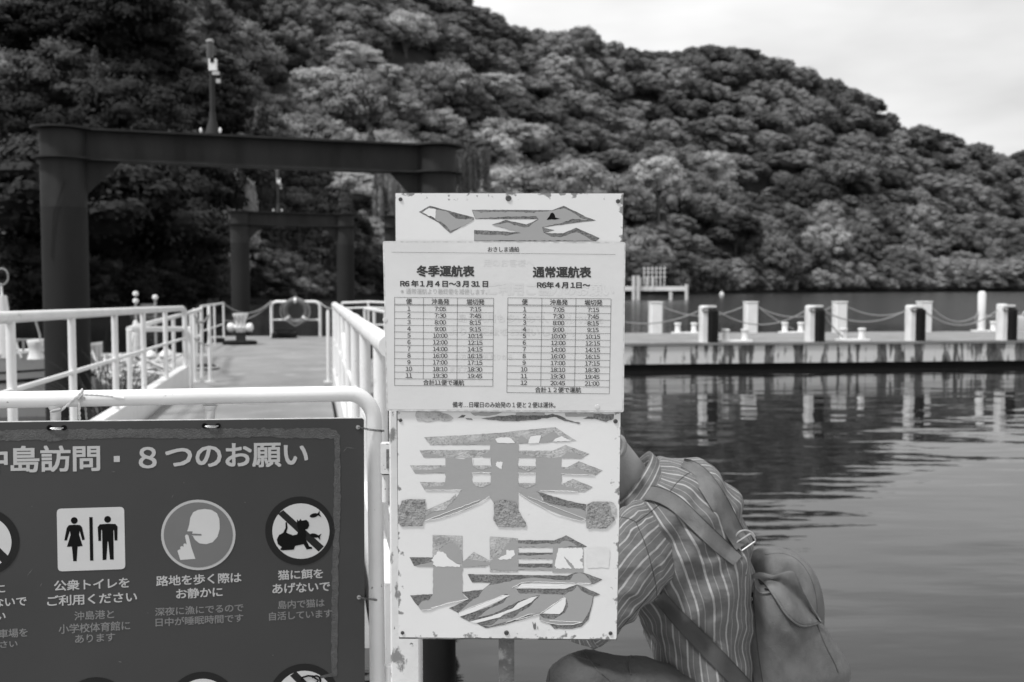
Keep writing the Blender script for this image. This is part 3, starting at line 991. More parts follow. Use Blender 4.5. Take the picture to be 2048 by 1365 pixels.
# ================================================================== FERRY PONTOON
def el(d, o=0): return Vector((-4.85 - .27 * (d - 14.5) + o, d, DZ))


def er(d, o=0): return Vector((-1.45 - .265 * (d - 14.5) + o, d, DZ))


pon = thing("ferry_pontoon", "grey decked floating ferry pontoon beyond the gangway", "pontoon", el(14))
mb = MB(); A_, B_, C_, D_ = el(13.2), er(13.2), er(28.6), el(28.6)
mb.add([q - up * .1 for q in (A_, B_, C_, D_)] + [A_, B_, C_, D_], [(0, 1, 5, 4), (1, 2, 6, 5), (2, 3, 7, 6), (3, 0, 4, 7), (3, 2, 1, 0), (4, 5, 6, 7)])
mb.build("deck", M['deck_grey'], pon, smooth=False)
mb = MB(); A_, B_, C_, D_ = el(13.3, .08), er(13.3, -.08), er(28.5, -.08), el(28.5, .08)
mb.add([q - up * 1.3 for q in (A_, B_, C_, D_)] + [q - up * .103 for q in (A_, B_, C_, D_)], [(0, 1, 5, 4), (1, 2, 6, 5), (2, 3, 7, 6), (3, 0, 4, 7), (3, 2, 1, 0), (4, 5, 6, 7)])
mb.build("float", M['steel_dark'], pon, smooth=False)


def railing(name, label, pts, bases, r=.024, mids=(), grp=None, m='white_paint_clean', pr_=.02):
    """pts: top rail polyline (rounded ends go down to the deck); bases: list of (point on top rail, base z)"""
    q = thing(name, label, "railing", pts[0], grp)
    mb = MB(); mb.tube(pts, r, 10); mb.build("top_rail", M[m], q)
    for mp_ in mids:
        mb = MB(); mb.tube(mp_, pr_ * .8, 8); mb.build("mid_rail", M[m], q)
    for p, z in bases:
        mb = MB(); mb.tube([Vector((p.x, p.y, z)), p - up * r * .5], pr_, 10); mb.build("rail_post", M[m], q)
    return q


def ln(a, b, t): return a.lerp(b, t)


RT = CAM_H - .42
a, b = fpt(402, 21.8, RT), fpt(447, 26.4, RT)
railing("railing", "white pipe railing at the pontoon's far left corner", [a, b], [(a, DZ), (ln(a, b, .55), DZ), (b, DZ)], .028, [[a - up * .55, b - up * .55]], "pontoon railings", pr_=.024)
a, b = fpt(370, 15.6, RT), fpt(403, 19.8, RT)
railing("railing", "white pipe railing along the pontoon's left edge behind the rope stanchions", [a, b], [(ln(a, b, t), DZ) for t in (0, .3, .62, 1)], .03, [[a - up * .5, b - up * .5]], "pontoon railings", pr_=.028)
a, b = er(20, -.05) + up * .98, er(14, -.05) + up * .98
railing("railing", "white pipe railing on the pontoon's right edge beside the sign", [a, b], [(ln(a, b, t), DZ) for t in (0, .25, .5, .75, 1)], .03, [[a - up * .45, b - up * .45]], "pontoon railings", pr_=.028)
a, b, c = fpt(684, 25.5, RT + .02), fpt(737, 25.2, RT + .05), fpt(800, 25, RT + .02)
railing("railing", "double white pipe railing crossing behind the gangway handrail", [a, b, c], [(a, DZ - .1), (b, DZ - .1), (c, DZ - .1)], .028,
        [[a - up * .14, b - up * .14, c - up * .14], [a - up * .55, c - up * .55]], "pontoon railings", pr_=.026)

for px, tp, wd in ((388, 619, "outer"), (418, 614, "inner"), (656, 622, None)):
    c = fpt(px, 14.7, DZ)
    q = thing("stanchion", f"slim white {wd} stanchion with rope at the pontoon's left entrance" if wd else "slim white stanchion alone at the pontoon's right entrance", "post", c, "stanchions at the pontoon entrance")
    h = CAM_H + (575 - tp) * 14.7 / F - DZ
    mb = MB(); mb.lathe(c + up * .012, [(.026, 0), (.026, h - .03), (.018, h - .008), (.004, h)], 14); mb.build("post", M['white_paint_clean'], q)
    mb = MB(); mb.lathe(c, [(.075, 0), (.075, .012)], 16); mb.build("base_plate", M['white_paint_clean'], q)
a, b = fpt(388, 14.68, RT), fpt(418, 14.68, RT + .02)
chain(a + up * .02, b, .12, "upper rope slung between the two left entrance stanchions", "ropes on the ferry pontoon", .016)
chain(a - up * .33, b - up * .45, .03, "lower rope slung between the two left entrance stanchions", "ropes on the ferry pontoon", .014)
chain(a + up * .03, fpt(403, 19.8, RT), .22, "sagging rope between outer stanchion and the left railing", "ropes on the ferry pontoon", .014)

LD = 28.2
q = thing("lifebuoy_stand", "white bent pipe stand at the pontoon's far end", "railing", fpt(590, LD, DZ))
zt = CAM_H + (575 - 604) * LD / F
x0, x1 = fpt(543, LD, 0).x, fpt(640, LD, 0).x
pts = [(x0, LD, DZ)] + [(x0, LD, zt - .14)] + [(x0 + .14 * (1 - math.cos(t)), LD, zt - .14 + .14 * math.sin(t)) for t in (.5, 1.0, 1.57)] + [(x1 - .14 * (1 - math.sin(t)), LD, zt - .14 + .14 * math.cos(t)) for t in (0, .57, 1.07)] + [(x1, LD, zt - .14), (x1, LD, DZ)]
mb = MB(); mb.tube(pts, .042, 12); mb.build("frame_pipe", M['white_paint_clean'], q)
mb = MB(); mb.tube([(x0, LD, CAM_H + (575 - 640) * LD / F), (x1, LD, CAM_H + (575 - 640) * LD / F)], .024, 8); mb.build("cross_pipe", M['white_paint_clean'], q)
c = fpt(592, LD - .13, CAM_H + (575 - 623) * (LD - .13) / F)
q = thing("lifebuoy", "dark lifebuoy ring with white bands hung on the bent pipe stand", "lifebuoy", c)
RR = .31
mb = MB(); mb.tube([c + Vector((RR * math.cos(t), -.05 * math.sin(t), RR * math.sin(t))) for t in [k * 2 * math.pi / 28 for k in range(28)]], .085, 12, closed=True); mb.build("ring", mat("lifebuoy_faded", .12, .6, .2, 8), q)
for t in (90, 215, 325):
    mb = MB(); mb.tube([c + Vector((RR * math.cos(R(t + k)), -.05 * math.sin(R(t)), RR * math.sin(R(t + k)))) for k in (-7, 0, 7)], .089, 12); mb.build("band", M['white_paint_clean'], q)
mb = MB(); mb.tube([c + Vector((.42 * math.cos(R(t)), -.1, .42 * math.sin(R(t)) * (1 - .25 * math.sin(R((t - 90) * 3)) ** 2))) for t in range(0, 360, 15)], .012, 6, closed=True); mb.build("grab_rope", M['rope_dark'], q)
a, b = fpt(447, 26.4, RT), fpt(543, LD, RT + .03)
chain(a, b, .3, "long sagging rope from far left railing to the lifebuoy stand", "ropes on the ferry pontoon", .018)
chain(a - up * .45, b - up * .05, .2, "second lower rope from far left railing to the lifebuoy stand", "ropes on the ferry pontoon", .014)
chain(fpt(640, LD, RT), fpt(684, 25.5, RT), .15, "short rope from the lifebuoy stand to the right railing", "ropes on the ferry pontoon", .018)
q = thing("rubber_block", "black rubber block lying under the lifebuoy", "rubber block", fpt(568, 27.4, DZ))
mb = MB(); bevel_box(mb, fpt(568, 27.4, DZ), .66, .3, .17, Matrix.Rotation(.1, 3, 'Z'), .04); mb.build("block", M['rubber'], q)
mb = MB(); mb.tube([fpt(568 + 17 * math.cos(t), 27.2, DZ + .2 + .04 * math.sin(t)) for t in [k * .52 for k in range(12)]], .02, 6, closed=True); mb.build("rope_ring", M['rubber'], q)

c = fpt(481, 24.4, DZ)
q = thing("mooring_winch", "white mooring winch with two round drum ends on the pontoon", "winch", c)
mb = MB(); bevel_box(mb, c, .46, .4, .09, Matrix.Identity(3), .02); mb.build("base_plate", M['steel_dark'], q)
mb = MB(); mb.tube([c + Vector((.38 * math.cos(t), -.1 + .2 * math.sin(t), .05)) for t in [k * .3 for k in range(21)]], .05, 8, closed=True); mb.build("coiled_rope", M['rubber'], q)
mb = MB(); mb.loft([ell(c + up * z, Vector((r_, 0, 0)), Vector((0, r_, 0)), 16, 4) for z, r_ in ((.3, .1), (.42, .15), (.5, .11), (.6, .12), (.72, .17), (.76, .17))]); mb.uv.clear(); mb.build("head", M['white_paint'], q)
for k in range(3):
    mb = MB(); mb.box(c + Vector((-.1 + .1 * k, -.16, .62)), (.03, .03, .18)); mb.build("rib", M['grey_mid'], q)
for s in (-1, 1):
    mb = MB(); mb.lathe(c + Vector((s * .12, -.05, .42)), [(.05, 0), (.1, .05), (.115, .1), (.1, .17), (.03, .2)], 14, Matrix.Rotation(s * R(90), 3, 'Y')); mb.build("drum_end", M['white_paint_clean'], q)
mb = MB(); mb.box(c + Vector((0, 0, .2)), (.2, .16, .22)); mb.build("pedestal", M['steel_dark'], q)
c = fpt(405, 16.9, DZ)
q = thing("rope_coil", "flat dark rope coil lying at the pontoon's left entrance", "rope coil", c)
for k, r_ in enumerate((.24, .18, .12)):
    mb = MB(); mb.tube([c + Vector((r_ * math.cos(t), r_ * .9 * math.sin(t), .03 + .02 * k + .008 * math.sin(t * 9))) for t in [j_ * .26 for j_ in range(24)]], .03, 8, closed=True); mb.build("loop", M['rubber'] if k else M['rope_dark'], q)
for (px, d, s) in ((436, 25.2, .13), (396, 21.4, .1)):
    c = fpt(px, d, DZ)
    mb = MB(); bevel_box(mb, c, s * 2, s * 2, .12, Matrix.Identity(3), .02)
    tag(mb.build("rail_foot", M['rubber']), "black foot block under the far left railing post" if px > 400 else "black foot block under the near left railing end", "foot block")

# ================================================================== GANGWAY
def gl(d, z, o=0): return Vector((-1.5 - .2 * d + o, d, z))


def gr(d, z, o=0): return Vector((.23 - .2 * d + o, d, z))


FZ = CAM_H - 1.15
gw = thing("gangway", "grey gangway with white sides and handrails running out to the ferry pontoon", "gangway", gl(3.2, FZ))
mb = MB(); c4 = [gl(3.12, FZ, .05), gr(3.12, FZ, -.05), gr(10.9, FZ, -.05), gl(10.9, FZ, .05)]
mb.add([q - up * .06 for q in c4] + c4, [(0, 1, 5, 4), (1, 2, 6, 5), (2, 3, 7, 6), (3, 0, 4, 7), (3, 2, 1, 0), (4, 5, 6, 7)])
mb.build("walkway", M['deck_grey'], gw, smooth=False)
mb = MB(); c4 = [gl(10.92, FZ - .002, .08), gr(10.92, FZ - .002, -.08), gr(13.9, DZ + .03, -.08), gl(13.9, DZ + .03, .08)]
mb.add([q - up * .02 for q in c4] + c4, [(0, 1, 5, 4), (1, 2, 6, 5), (2, 3, 7, 6), (3, 0, 4, 7), (3, 2, 1, 0), (4, 5, 6, 7)])
mb.build("ramp_flap", mat("ramp_plate", .24, .7, .1, 3), gw, smooth=False)
for fn, o, e in ((gl, -.04, 11.9), (gr, .04, 11.4)):
    mb = MB(); a, b = fn(3.12, FZ - .2, o), fn(e, FZ - .2, o); h = .41
    w_ = Vector((.05, 0, 0))
    mb.add([a - w_, a + w_, b + w_, b - w_] + [q + up * h for q in (a - w_, a + w_, b + w_, b - w_)], [(0, 1, 5, 4), (1, 2, 6, 5), (2, 3, 7, 6), (3, 0, 4, 7), (3, 2, 1, 0), (4, 5, 6, 7)])
    mb.build("side_girder", M['white_paint'], gw, smooth=False)
# left handrail, rounded far end
zl = lambda d: CAM_H - .15 - .0145 * (d - 5)
pts = [gl(d, zl(d), -.02) for d in (3.3, 5, 8, 11.6)]
e_ = gl(11.8, zl(11.8) - .09, -.02)
pts += [gl(11.74, zl(11.8) - .02, -.02), e_, gl(11.8, FZ + .2, -.02)]
mb = MB(); mb.tube(pts, .031, 14); mb.build("handrail", M['white_paint'], gw)
mb = MB(); mb.tube([gl(d, CAM_H - .52 - .012 * (d - 5), -.02) for d in (3.3, 11.8)], .015, 10); mb.build("mid_rail", M['white_paint_clean'], gw)
for px in (28, 149, 234, 290, 334):
    d = -1.5 / ((px - 1024) / F + .2)
    p = gl(d, 0, -.02)
    mb = MB(); mb.tube([Vector((p.x, d, FZ + .2)), Vector((p.x, d, zl(d) - .02))], .024, 12); mb.build("rail_post", M['white_paint'], gw)
d = 3.8; p = gl(d, 0, -.02)
mb = MB(); mb.tube([Vector((p.x, d, FZ + .2)), Vector((p.x, d, zl(d) - .02))], .024, 12); mb.build("rail_post", M['white_paint'], gw)
# right handrail, thick
zr_ = CAM_H - .19
mb = MB(); mb.tube([gr(d, zr_ - .0012 * d, .02) for d in (3.25, 5, 8, 11.45)], .037, 14); mb.build("handrail", M['white_paint'], gw)
for d in (6.0, 7.2, 8.6):
    mb = MB(); mb.tube([gr(d - .03, zr_ - .0012 * d, .02), gr(d + .03, zr_ - .0012 * d, .02)], .041, 14); mb.build("sleeve_joint", M['white_paint'], gw)
for d in (3.7, 4.8, 5.9, 7.0, 8.1, 9.2, 10.3, 11.42):
    p = gr(d, 0, .02)
    mb = MB(); mb.tube([Vector((p.x, d, FZ + .2)), Vector((p.x, d, zr_ - .03))], .027, 12); mb.build("rail_post", M['white_paint'], gw)
mb = MB(); mb.tube([gr(d, CAM_H - .6, .02) for d in (3.25, 11.4)], .016, 10); mb.build("mid_rail", M['white_paint_clean'], gw)
mb = MB(); mb.tube([gr(8.2, CAM_H - .35, .02), gr(6.4, FZ + .25, .02)], .02, 10); mb.build("brace", M['white_paint_clean'], gw)

# low side railing next to the gangway's far left end
a, b = fpt(257, 9.6, CAM_H - .40), fpt(402, 15.4, CAM_H - .345)
c = fpt(372, 11.9, CAM_H - .49)
q = railing("railing", "low white pipe railing outside the gangway's far left end", [a, b], [(a, CAM_H - 1.0), (ln(a, b, .5), DZ), (b, DZ)], .026, [], "pontoon railings", pr_=.024)
mb = MB(); mb.tube([a + Vector((0, 0, -.005)), fpt(368, 11.95, CAM_H - .5)], .03, 10); mb.build("cross_rail", M['white_paint_clean'], q)
mb = MB(); mb.tube([fpt(380, 12.0, DZ), fpt(380, 12.0, CAM_H - .58), fpt(377, 12.0, CAM_H - .5), fpt(372, 12.0, CAM_H - .49)], .03, 12); mb.build("end_post", M['white_paint'], q)

# ================================================================== LEFT SIDE: boat, reeds
bd = 15.6
c = fpt(60, bd, 0)
q = thing("fishing_boat", "white fishing boat with dark stripe moored left of the gangway", "boat", c)
xs = [(x_ - 4.25, h_, z_) for x_, h_, z_ in [(-8.6, .72, .95), (-7.2, .8, .95), (-5.8, .82, .95), (-4.2, .7, 1.0), (-3.2, .42, 1.08), (-2.6, .12, 1.16)]]


def hull_band(z0, z1, k0, k1, nm, m):
    rings = []
    for x, hw, zt_ in [(-16.5, .7, .95)] + [(x_ + .0, h_, z_) for x_, h_, z_ in xs]:
        def yz(z, k): return hw * k
        zz0, zz1 = z0 * zt_, z1 * zt_
        rings.append([Vector((x - 0.0, bd + .9 - hw * k0, zz0)), Vector((x, bd + .9 - hw * k1, zz1)), Vector((x, bd + .9 + hw * k1, zz1)), Vector((x, bd + .9 + hw * k0, zz0))])
    mb = MB(); mb.loft(rings); mb.uv.clear(); mb.build(nm, m, q, ang=30)


hull_band(-.3, .55, .75, 1.0, "lower_hull", M['boat_white'])
hull_band(.551, .60, 1.04, 1.04, "rubbing_strake", M['rubber'])
hull_band(.601, .70, 1.01, 1.04, "hull_band", M['boat_white'])
hull_band(.701, .73, 1.05, 1.05, "stripe", M['rubber'])
hull_band(.731, .99, 1.03, 1.08, "upper_hull", M['boat_white'])
hull_band(.991, 1.03, 1.12, 1.12, "gunwale", M['white_paint_clean'])
B0 = .97
for i, px in enumerate(range(-20, 100, 13)):
    p = fpt(px, bd + .5, B0)
    mb = MB(); mb.box(p + up * .14, (.03, .03, .28)); mb.build("fence_post", M['grey_mid'], q)
mb = MB(); a, b = fpt(-30, bd + .5, B0 + .28), fpt(98, bd + .5, B0 + .28); mb.tube([a, b], .02, 8); mb.build("fence_rail", M['grey_mid'], q)
p = fpt(70, bd + .1, B0)
mb = MB(); mb.loft([ell(p + up * z, Vector((r_, 0, 0)), Vector((0, r_, 0)), 14, 3) for z, r_ in ((0, .12), (.1, .09), (.2, .1), (.27, .12), (.3, .11))]); mb.uv.clear(); mb.build("line_hauler", M['white_paint'], q)
mb = MB(); mb.tube([p + Vector((.08, 0, 0)), p + Vector((.07, 0, .38)), p + Vector((0, 0, .62)), p + Vector((-.06, 0, .74))], .018, 8); mb.build("davit", M['grey_mid'], q)
p = fpt(6, bd + .3, B0)
mb = MB(); mb.loft([ell(p + up * z, Vector((r_, 0, 0)), Vector((0, .08, 0)), 12, 3) for z, r_ in ((0, .16), (.5, .12), (1.0, .05))]); mb.uv.clear(); mb.build("mast_housing", M['white_paint'], q)
mb = MB(); mb.tube([p + up * .9, p + Vector((-.02, 0, 1.15))], .02, 8); mb.build("antenna_stem", M['white_paint'], q)
mb = MB(); mb.tube([p + Vector((.0 + .1 * math.cos(t), 0, 1.3 + .13 * math.sin(t))) for t in [k * .4 for k in range(16)]], .012, 6, closed=True); mb.build("antenna_loop", M['grey_mid'], q)
mb = MB(); mb.tube([p + Vector((.05, 0, .6)), p + Vector((.28, 0, .0))], .02, 8); mb.build("strut", M['white_paint'], q)

c = fpt(300, 17.0, 0)
q = thing("small_boat", "small white boat with two lamp posts and nets behind the left railing", "boat", c)
rings = [ell(Vector((c.x + x, 17.0, .55)), Vector((0, hw, 0)), Vector((0, 0, .42)), 18, 3) for x, hw in ((-1.1, .1), (-.9, .45), (-.3, .6), (.4, .55), (.85, .3), (1.0, .05))]
mb = MB(); mb.loft(rings); mb.uv.clear(); mb.build("hull", M['boat_white'], q)
for px, s in ((272, 1.0), (311, .95)):
    p = fpt(px, 16.7, .9)
    mb = MB(); mb.tube([p, p + up * 1.0], .022, 8); mb.build("lamp_post", M['grey_mid'], q)
    for k in (0, .12) if s == 1 else (.06,):
        mb = MB(); mb.lathe(p + up * (1.0 + k - .04), [(.02, -.03), (.042, -.015), (.048, .02), (.036, .045), (.01, .055)], 12); mb.build("lamp_globe", M['white_paint_clean'], q)
p = fpt(271, 16.6, .95)
mb = MB(); mb.lathe(p, [(.12, 0), (.09, .3), (.04, .58), (.02, .6)], 12); mb.build("furled_cover", M['white_rusty'], q)
for px, d_, r_ in ((332, 16.3, .12), (300, 16.2, .1)):
    p = fpt(px, d_, .98); mb = MB(); mb.lathe(p, [(.02, -r_), (r_ * .8, -r_ * .5), (r_, 0), (r_ * .8, r_ * .5), (.02, r_)], 14); mb.build("float_ball", M['white_paint_clean'], q)
rn = random.Random(5)
mb = MB()
for k in range(26):
    p = fpt(rn.uniform(196, 330), rn.uniform(15.6, 16.2), 0)
    pts = [p + Vector((rn.uniform(-.12, .12) * j_, rn.uniform(-.1, .1), .55 + .13 * j_ * rn.uniform(.3, 1))) for j_ in range(5)]
    mb.tube(pts, rn.uniform(.015, .03), 5)
o = mb.build("net_heap", M['white_rusty'], q); o["kind"] = "stuff"

q = thing("reed_clump", "clump of tall dark reeds between big portal column and the gangway", "reeds", fpt(225, 11.5, .2))
mb = MB()
for k in range(150):
    p = fpt(rn.uniform(190, 262), rn.uniform(10.8, 12.2), .1)
    h = rn.uniform(.7, 1.55); lean = Vector((rn.gauss(0, .16), rn.gauss(0, .16), 0)); wd = rn.uniform(.006, .013)
    vs = []
    for j_ in range(6):
        t = j_ / 5
        ce = p + lean * (t * t * 2.0) * h + up * h * (t - .22 * t * t * lean.length * 4)
        vs += [ce - Vector((wd * (1 - t) + .001, 0, 0)), ce + Vector((wd * (1 - t) + .001, .004, 0))]
    mb.add(vs, [(2 * i, 2 * i + 1, 2 * i + 3, 2 * i + 2) for i in range(5)])
o = mb.build("leaves", M['leaf_mid'], q); o["kind"] = "stuff"
q = thing("skiff", "tiny pale skiff moored under the trees on the far bank", "boat", fpt(297, 78, 0))
p = fpt(297, 78, .3); mb = MB(); mb.loft([ell(p + Vector((x, 0, 0)), Vector((0, hw, 0)), Vector((0, 0, .3)), 12, 3) for x, hw in ((-1.4, .1), (-.9, .5), (.6, .6), (1.2, .4), (1.4, .1))]); mb.uv.clear(); mb.build("hull", M['boat_white'], q)
mb = MB(); mb.box(p + up * .35, (1.0, .6, .3)); mb.build("thwart_box", M['grey_mid'], q)

# ================================================================== FRONT BARRIER AND NOTICE BOARD
yaw = R(13.2)
bdir = Vector((math.cos(yaw), math.sin(yaw), 0))
BO = P(728, 838, 2.4)
BN = Vector((math.sin(yaw), -math.cos(yaw), 0.0))
BP = Plane(BO, BN)
bar = thing("white_barrier", "white bent pipe barrier across the gangway entrance behind the dark board", "barrier", BP.hit(400, 1300))
pts = [BP.hit(x, y, -.035) for x, y in ((-140, 803), (0, 800.5), (300, 795), (600, 789.5), (690, 787.8))]
# bend, 45 px radius
for k in range(1, 9):
    t = k / 8 * math.pi / 2
    pts.append(BP.hit(697 + 51 * math.sin(t), 787.6 + 56 * (1 - math.cos(t)), -.035))
pts += [BP.hit(749.5, 900, -.035), BP.hit(752, 1100, -.035), BP.hit(755, 1365, -.035), BP.hit(758, 1600, -.035)]
mb = MB(); mb.tube(pts, .0192, 24); mb.build("bent_pipe", M['white_paint'], bar, ang=60)
for x in (111, 420):
    r_ = .0115
    mb = MB(); mb.tube([BP.hit(x, 812, -.035), BP.hit(x + 1.5, 1000, -.035)], r_, 16); mb.build("upright", M['white_paint'], bar)
    mb = MB(); mb.tube([BP.hit(x, 811, -.035), BP.hit(x, 817, -.035), BP.hit(x, 822, -.035)], [.0175, .0145, .0112], 16); mb.build("weld_collar", M['white_paint'], bar)

brd = thing("visitor_board", "dark notice board with eight visitor requests in Japanese tied to the white barrier", "notice board", BP.hit(400, 1300))
def jit(seed, pts, amp=2.2, step=9):
    rnd = random.Random(seed); r_ = []
    n = len(pts)
    for i in range(n):
        (x0, y0), (x1, y1) = pts[i], pts[(i + 1) % n]
        L_ = math.hypot(x1 - x0, y1 - y0); k = max(1, int(L_ / step))
        for j_ in range(k):
            t = j_ / k
            r_.append((x0 + (x1 - x0) * t + (rnd.gauss(0, amp) if j_ else 0), y0 + (y1 - y0) * t + (rnd.gauss(0, amp) if j_ else 0)))
    return r_


bo = [(-150, 846.5), (0, 845), (360, 841), (724, 837), (728, 840), (729, 1100), (730, 1500), (-150, 1520)]
mb = MB(); mb.slab([BP.hit(x, y, 0) for x, y in bo], -BN * .0045); mb.build("panel", M['board'], brd, smooth=False)
mb = MB(); mb.slab([BP.hit(x, y, .0003) for x, y in [(-150, 844.9), (0, 843.5), (360, 839.8), (724, 835.6), (724, 837.2), (360, 841.2), (0, 845.1), (-150, 846.7)]], -BN * .005); mb.build("panel_edge", M['board_edge'], brd, smooth=False)


def sl(y): return -.0097 - 1.1e-4 * (y - 841)


LN = .016
# tape
off = .0006
for i, pg in enumerate([[(-150, 863), (0, 861), (96, 859), (300, 858), (660, 857), (672, 860), (680, 872), (674, 877), (560, 877), (540, 873), (390, 878), (240, 876), (90, 881), (-150, 884)],
                        [(668, 864), (680, 870), (681, 1000), (677, 1150), (674, 1352), (664, 1354), (662, 1320), (664, 1150), (667, 1000), (669, 900)],
                        [(96, 862), (132, 861), (134, 881), (94, 884)], [(402, 856), (440, 857), (441, 876), (403, 878)], [(640, 1352), (664, 1346), (665, 1354), (638, 1358)]]):
    mb = MB(); mb.poly([BP.hit(x, y, off + i * .0002) for x, y in jit(i, pg, .9, 6)]); mb.build("tape_strip", M['tape'], brd, smooth=False)
for (s, x0, x1, y, h) in (("沖島訪問", -47, 200, 893.5, 54), ("８", 277, 313, 894.5, 43), ("つのお願い", 330, 616, 889, 50)):
    mb = MB(); lay(mb, BP, .0008, s, x0, x1, y, h, -.015, LN, .022); mb.build("title_lettering", M['print_light'], brd, smooth=False)
mb = MB()
mb.poly([BP.hit(x, y, .0008) for x, y in ((227.5, 912.5), (239.5, 912.3), (239.7, 924.3), (227.7, 924.5))])
mb.build("title_dot", M['print_light'], brd, smooth=False)
for (s, x0, x1, y, h) in (("公衆トイレを", 107.8, 258.7, 1161.5, 21.5), ("ご利用ください", 94, 274, 1192, 21.5), ("路地を歩く際は", 312, 482.6, 1152.5, 21), ("お静かに", 352, 445, 1178, 20.5),
                          ("猫に餌を", 555.7, 646, 1141, 20), ("あげないで", 544.6, 660, 1168, 20.5), ("捨てないで", -62, 53, 1198, 20), ("海岸に", -62, 10, 1171, 19), ("ください", -72, 11, 1228, 17)):
    mb = MB(); lay(mb, BP, .0008, s, x0, x1, y, h, sl(y + 10), LN, .016); mb.build("request_lettering", M['print_light'], brd, smooth=False)
for (s, x0, x1, y, h) in (("沖島港と", 148.5, 228, 1223.5, 18), ("小学校体育館に", 117, 260, 1249.5, 19), ("あります", 150, 230, 1270.5, 16.5), ("深夜に漁にでるので", 310, 486.5, 1216, 17), ("日中が睡眠時間です", 311, 486.5, 1237, 17),
                          ("島内で猫は", 556, 649, 1202, 17), ("自活しています", 538, 664, 1225, 17), ("駐車場を", -24, 55, 1260.5, 18), ("ください", -38, 35, 1285, 14)):
    mb = MB(); lay(mb, BP, .0008, s, x0, x1, y, h, sl(y + 8), LN, .012); mb.build("detail_lettering", M['print_soft'], brd, smooth=False)


def ZA(x, y): return (x / 2.505, 820 + y / 2.505)


def ZB(x, y): return (280 + x / 2.256, 760 + y / 2.256)


def bpoly(pts, m, name, off_, parent=brd, fn=None):
    mb = MB(); mb.poly([BP.hit(*(fn(*p) if fn else p), off_) for p in pts]); return mb.build(name, M[m], parent, smooth=False)


def circ(cx_, cy_, r_, n=48, ry=None): return [(cx_ + r_ * math.cos(2 * math.pi * k / n), cy_ + (ry or r_) * math.sin(2 * math.pi * k / n)) for k in range(n)]


# toilets pictogram
def rrect(c4, r):
    o = []
    n = len(c4)
    for i in range(n):
        p, a_, b_ = Vector(c4[i]), Vector(c4[i - 1]), Vector(c4[(i + 1) % n])
        u, v = (a_ - p).normalized(), (b_ - p).normalized()
        for k in range(6):
            t = k / 5
            q1 = p + u * r * (1 - t) ** 2 + v * r * t ** 2
            o.append((q1.x, q1.y))
    return o


bpoly(rrect([(113.4, 1018), (248.3, 1014), (250.7, 1138.6), (115.8, 1143.4)], 9), 'print_white', "pictogram_field", .0008)
bpoly([(345, 578), (372, 576), (400, 577), (411, 588), (425, 650), (412, 654), (399, 607), (396, 625), (414, 683), (389, 686), (384, 759), (367, 759), (360, 686), (335, 687), (353, 628), (350, 607), (335, 655), (322, 655), (334, 592)], 'black', "woman_figure", .0011, fn=ZA)
bpoly(circ(372, 555, 17), 'black', "woman_head", .0011, fn=ZA)
bpoly([(447, 538), (464, 538), (468, 756), (451, 756)], 'black', "divider_bar", .0011, fn=ZA)
bpoly([(500, 574), (540, 571), (578, 572), (589, 585), (588, 655), (574, 655), (571, 603), (568, 603), (570, 751), (551, 751), (542, 660), (539, 660), (533, 752), (514, 753), (511, 603), (507, 603), (506, 657), (493, 658), (489, 588)], 'black', "man_figure", .0011, fn=ZA)
bpoly(circ(539, 549, 17), 'black', "man_head", .0011, fn=ZA)
# hush pictogram
bpoly(circ(263, 700, 168, ry=159), 'print_light', "pictogram_ring", .0008, fn=ZB)
bpoly(circ(263, 700, 156, ry=147), 'print_grey', "pictogram_field", .0011, fn=ZB)
bpoly([(213, 684), (222, 655), (227, 622), (240, 598), (262, 587), (292, 583), (322, 587), (347, 602), (358, 628), (360, 672), (350, 708), (328, 733), (298, 742), (268, 738), (248, 722), (238, 704), (233, 704), (233, 696), (237, 692), (237, 684)], 'print_white', "face_figure", .0014, fn=ZB)
bpoly([(233, 694), (277, 696), (277, 703), (233, 702)], 'print_grey', "mouth_line", .0017, fn=ZB)
bpoly([(169, 772), (178, 765), (182, 767), (182, 754), (190, 750), (197, 755), (196, 742), (204, 738), (211, 744), (203, 706), (206, 700), (213, 698), (219, 704), (233, 760), (250, 808), (182, 813)], 'print_white', "hand_figure", .0014, fn=ZB)
# no feeding cats
bpoly(circ(722, 682, 157, ry=155), 'print_ring', "prohibition_ring", .0008, fn=ZB)
bpoly(circ(726, 683, 129, ry=125), 'print_white', "pictogram_field", .0011, fn=ZB)
bpoly([(623, 606), (646, 588), (830, 752), (806, 776)], 'print_ring', "prohibition_bar", .0013, fn=ZB)
bpoly([(708, 630), (717, 638), (724, 628), (730, 636), (750, 632), (761, 642), (764, 658), (757, 672), (746, 676), (750, 700), (746, 716), (757, 738), (764, 752), (776, 755), (777, 763), (752, 766), (738, 742), (700, 750), (694, 767), (640, 770), (632, 765), (640, 755), (622, 742), (617, 720), (628, 700), (646, 690), (657, 668), (656, 644), (663, 643), (666, 668), (660, 690), (690, 702), (708, 698), (716, 682), (709, 660)], 'black', "cat_figure", .0016, fn=ZB)
for cx_, cy_, a_ in ((785, 612, -14), (786, 703, 12)):
    ca, sa = math.cos(R(a_)), math.sin(R(a_))
    sh = [(20 * math.cos(t), 9.5 * math.sin(t)) for t in [k * .52 for k in range(1, 12)]]
    sh = [(x if True else x, y) for x, y in sh]
    tail = [(17, 4), (31, 15), (26, 0), (31, -15), (17, -4)]
    poly_ = [(cx_ + x * ca - y * sa, cy_ + x * sa + y * ca) for x, y in sh]
    bpoly(poly_, 'black', "fish_figure", .0016, fn=ZB)
    bpoly([(cx_ + x * ca - y * sa, cy_ + x * sa + y * ca) for x, y in tail], 'black', "fish_tail", .0018, fn=ZB)
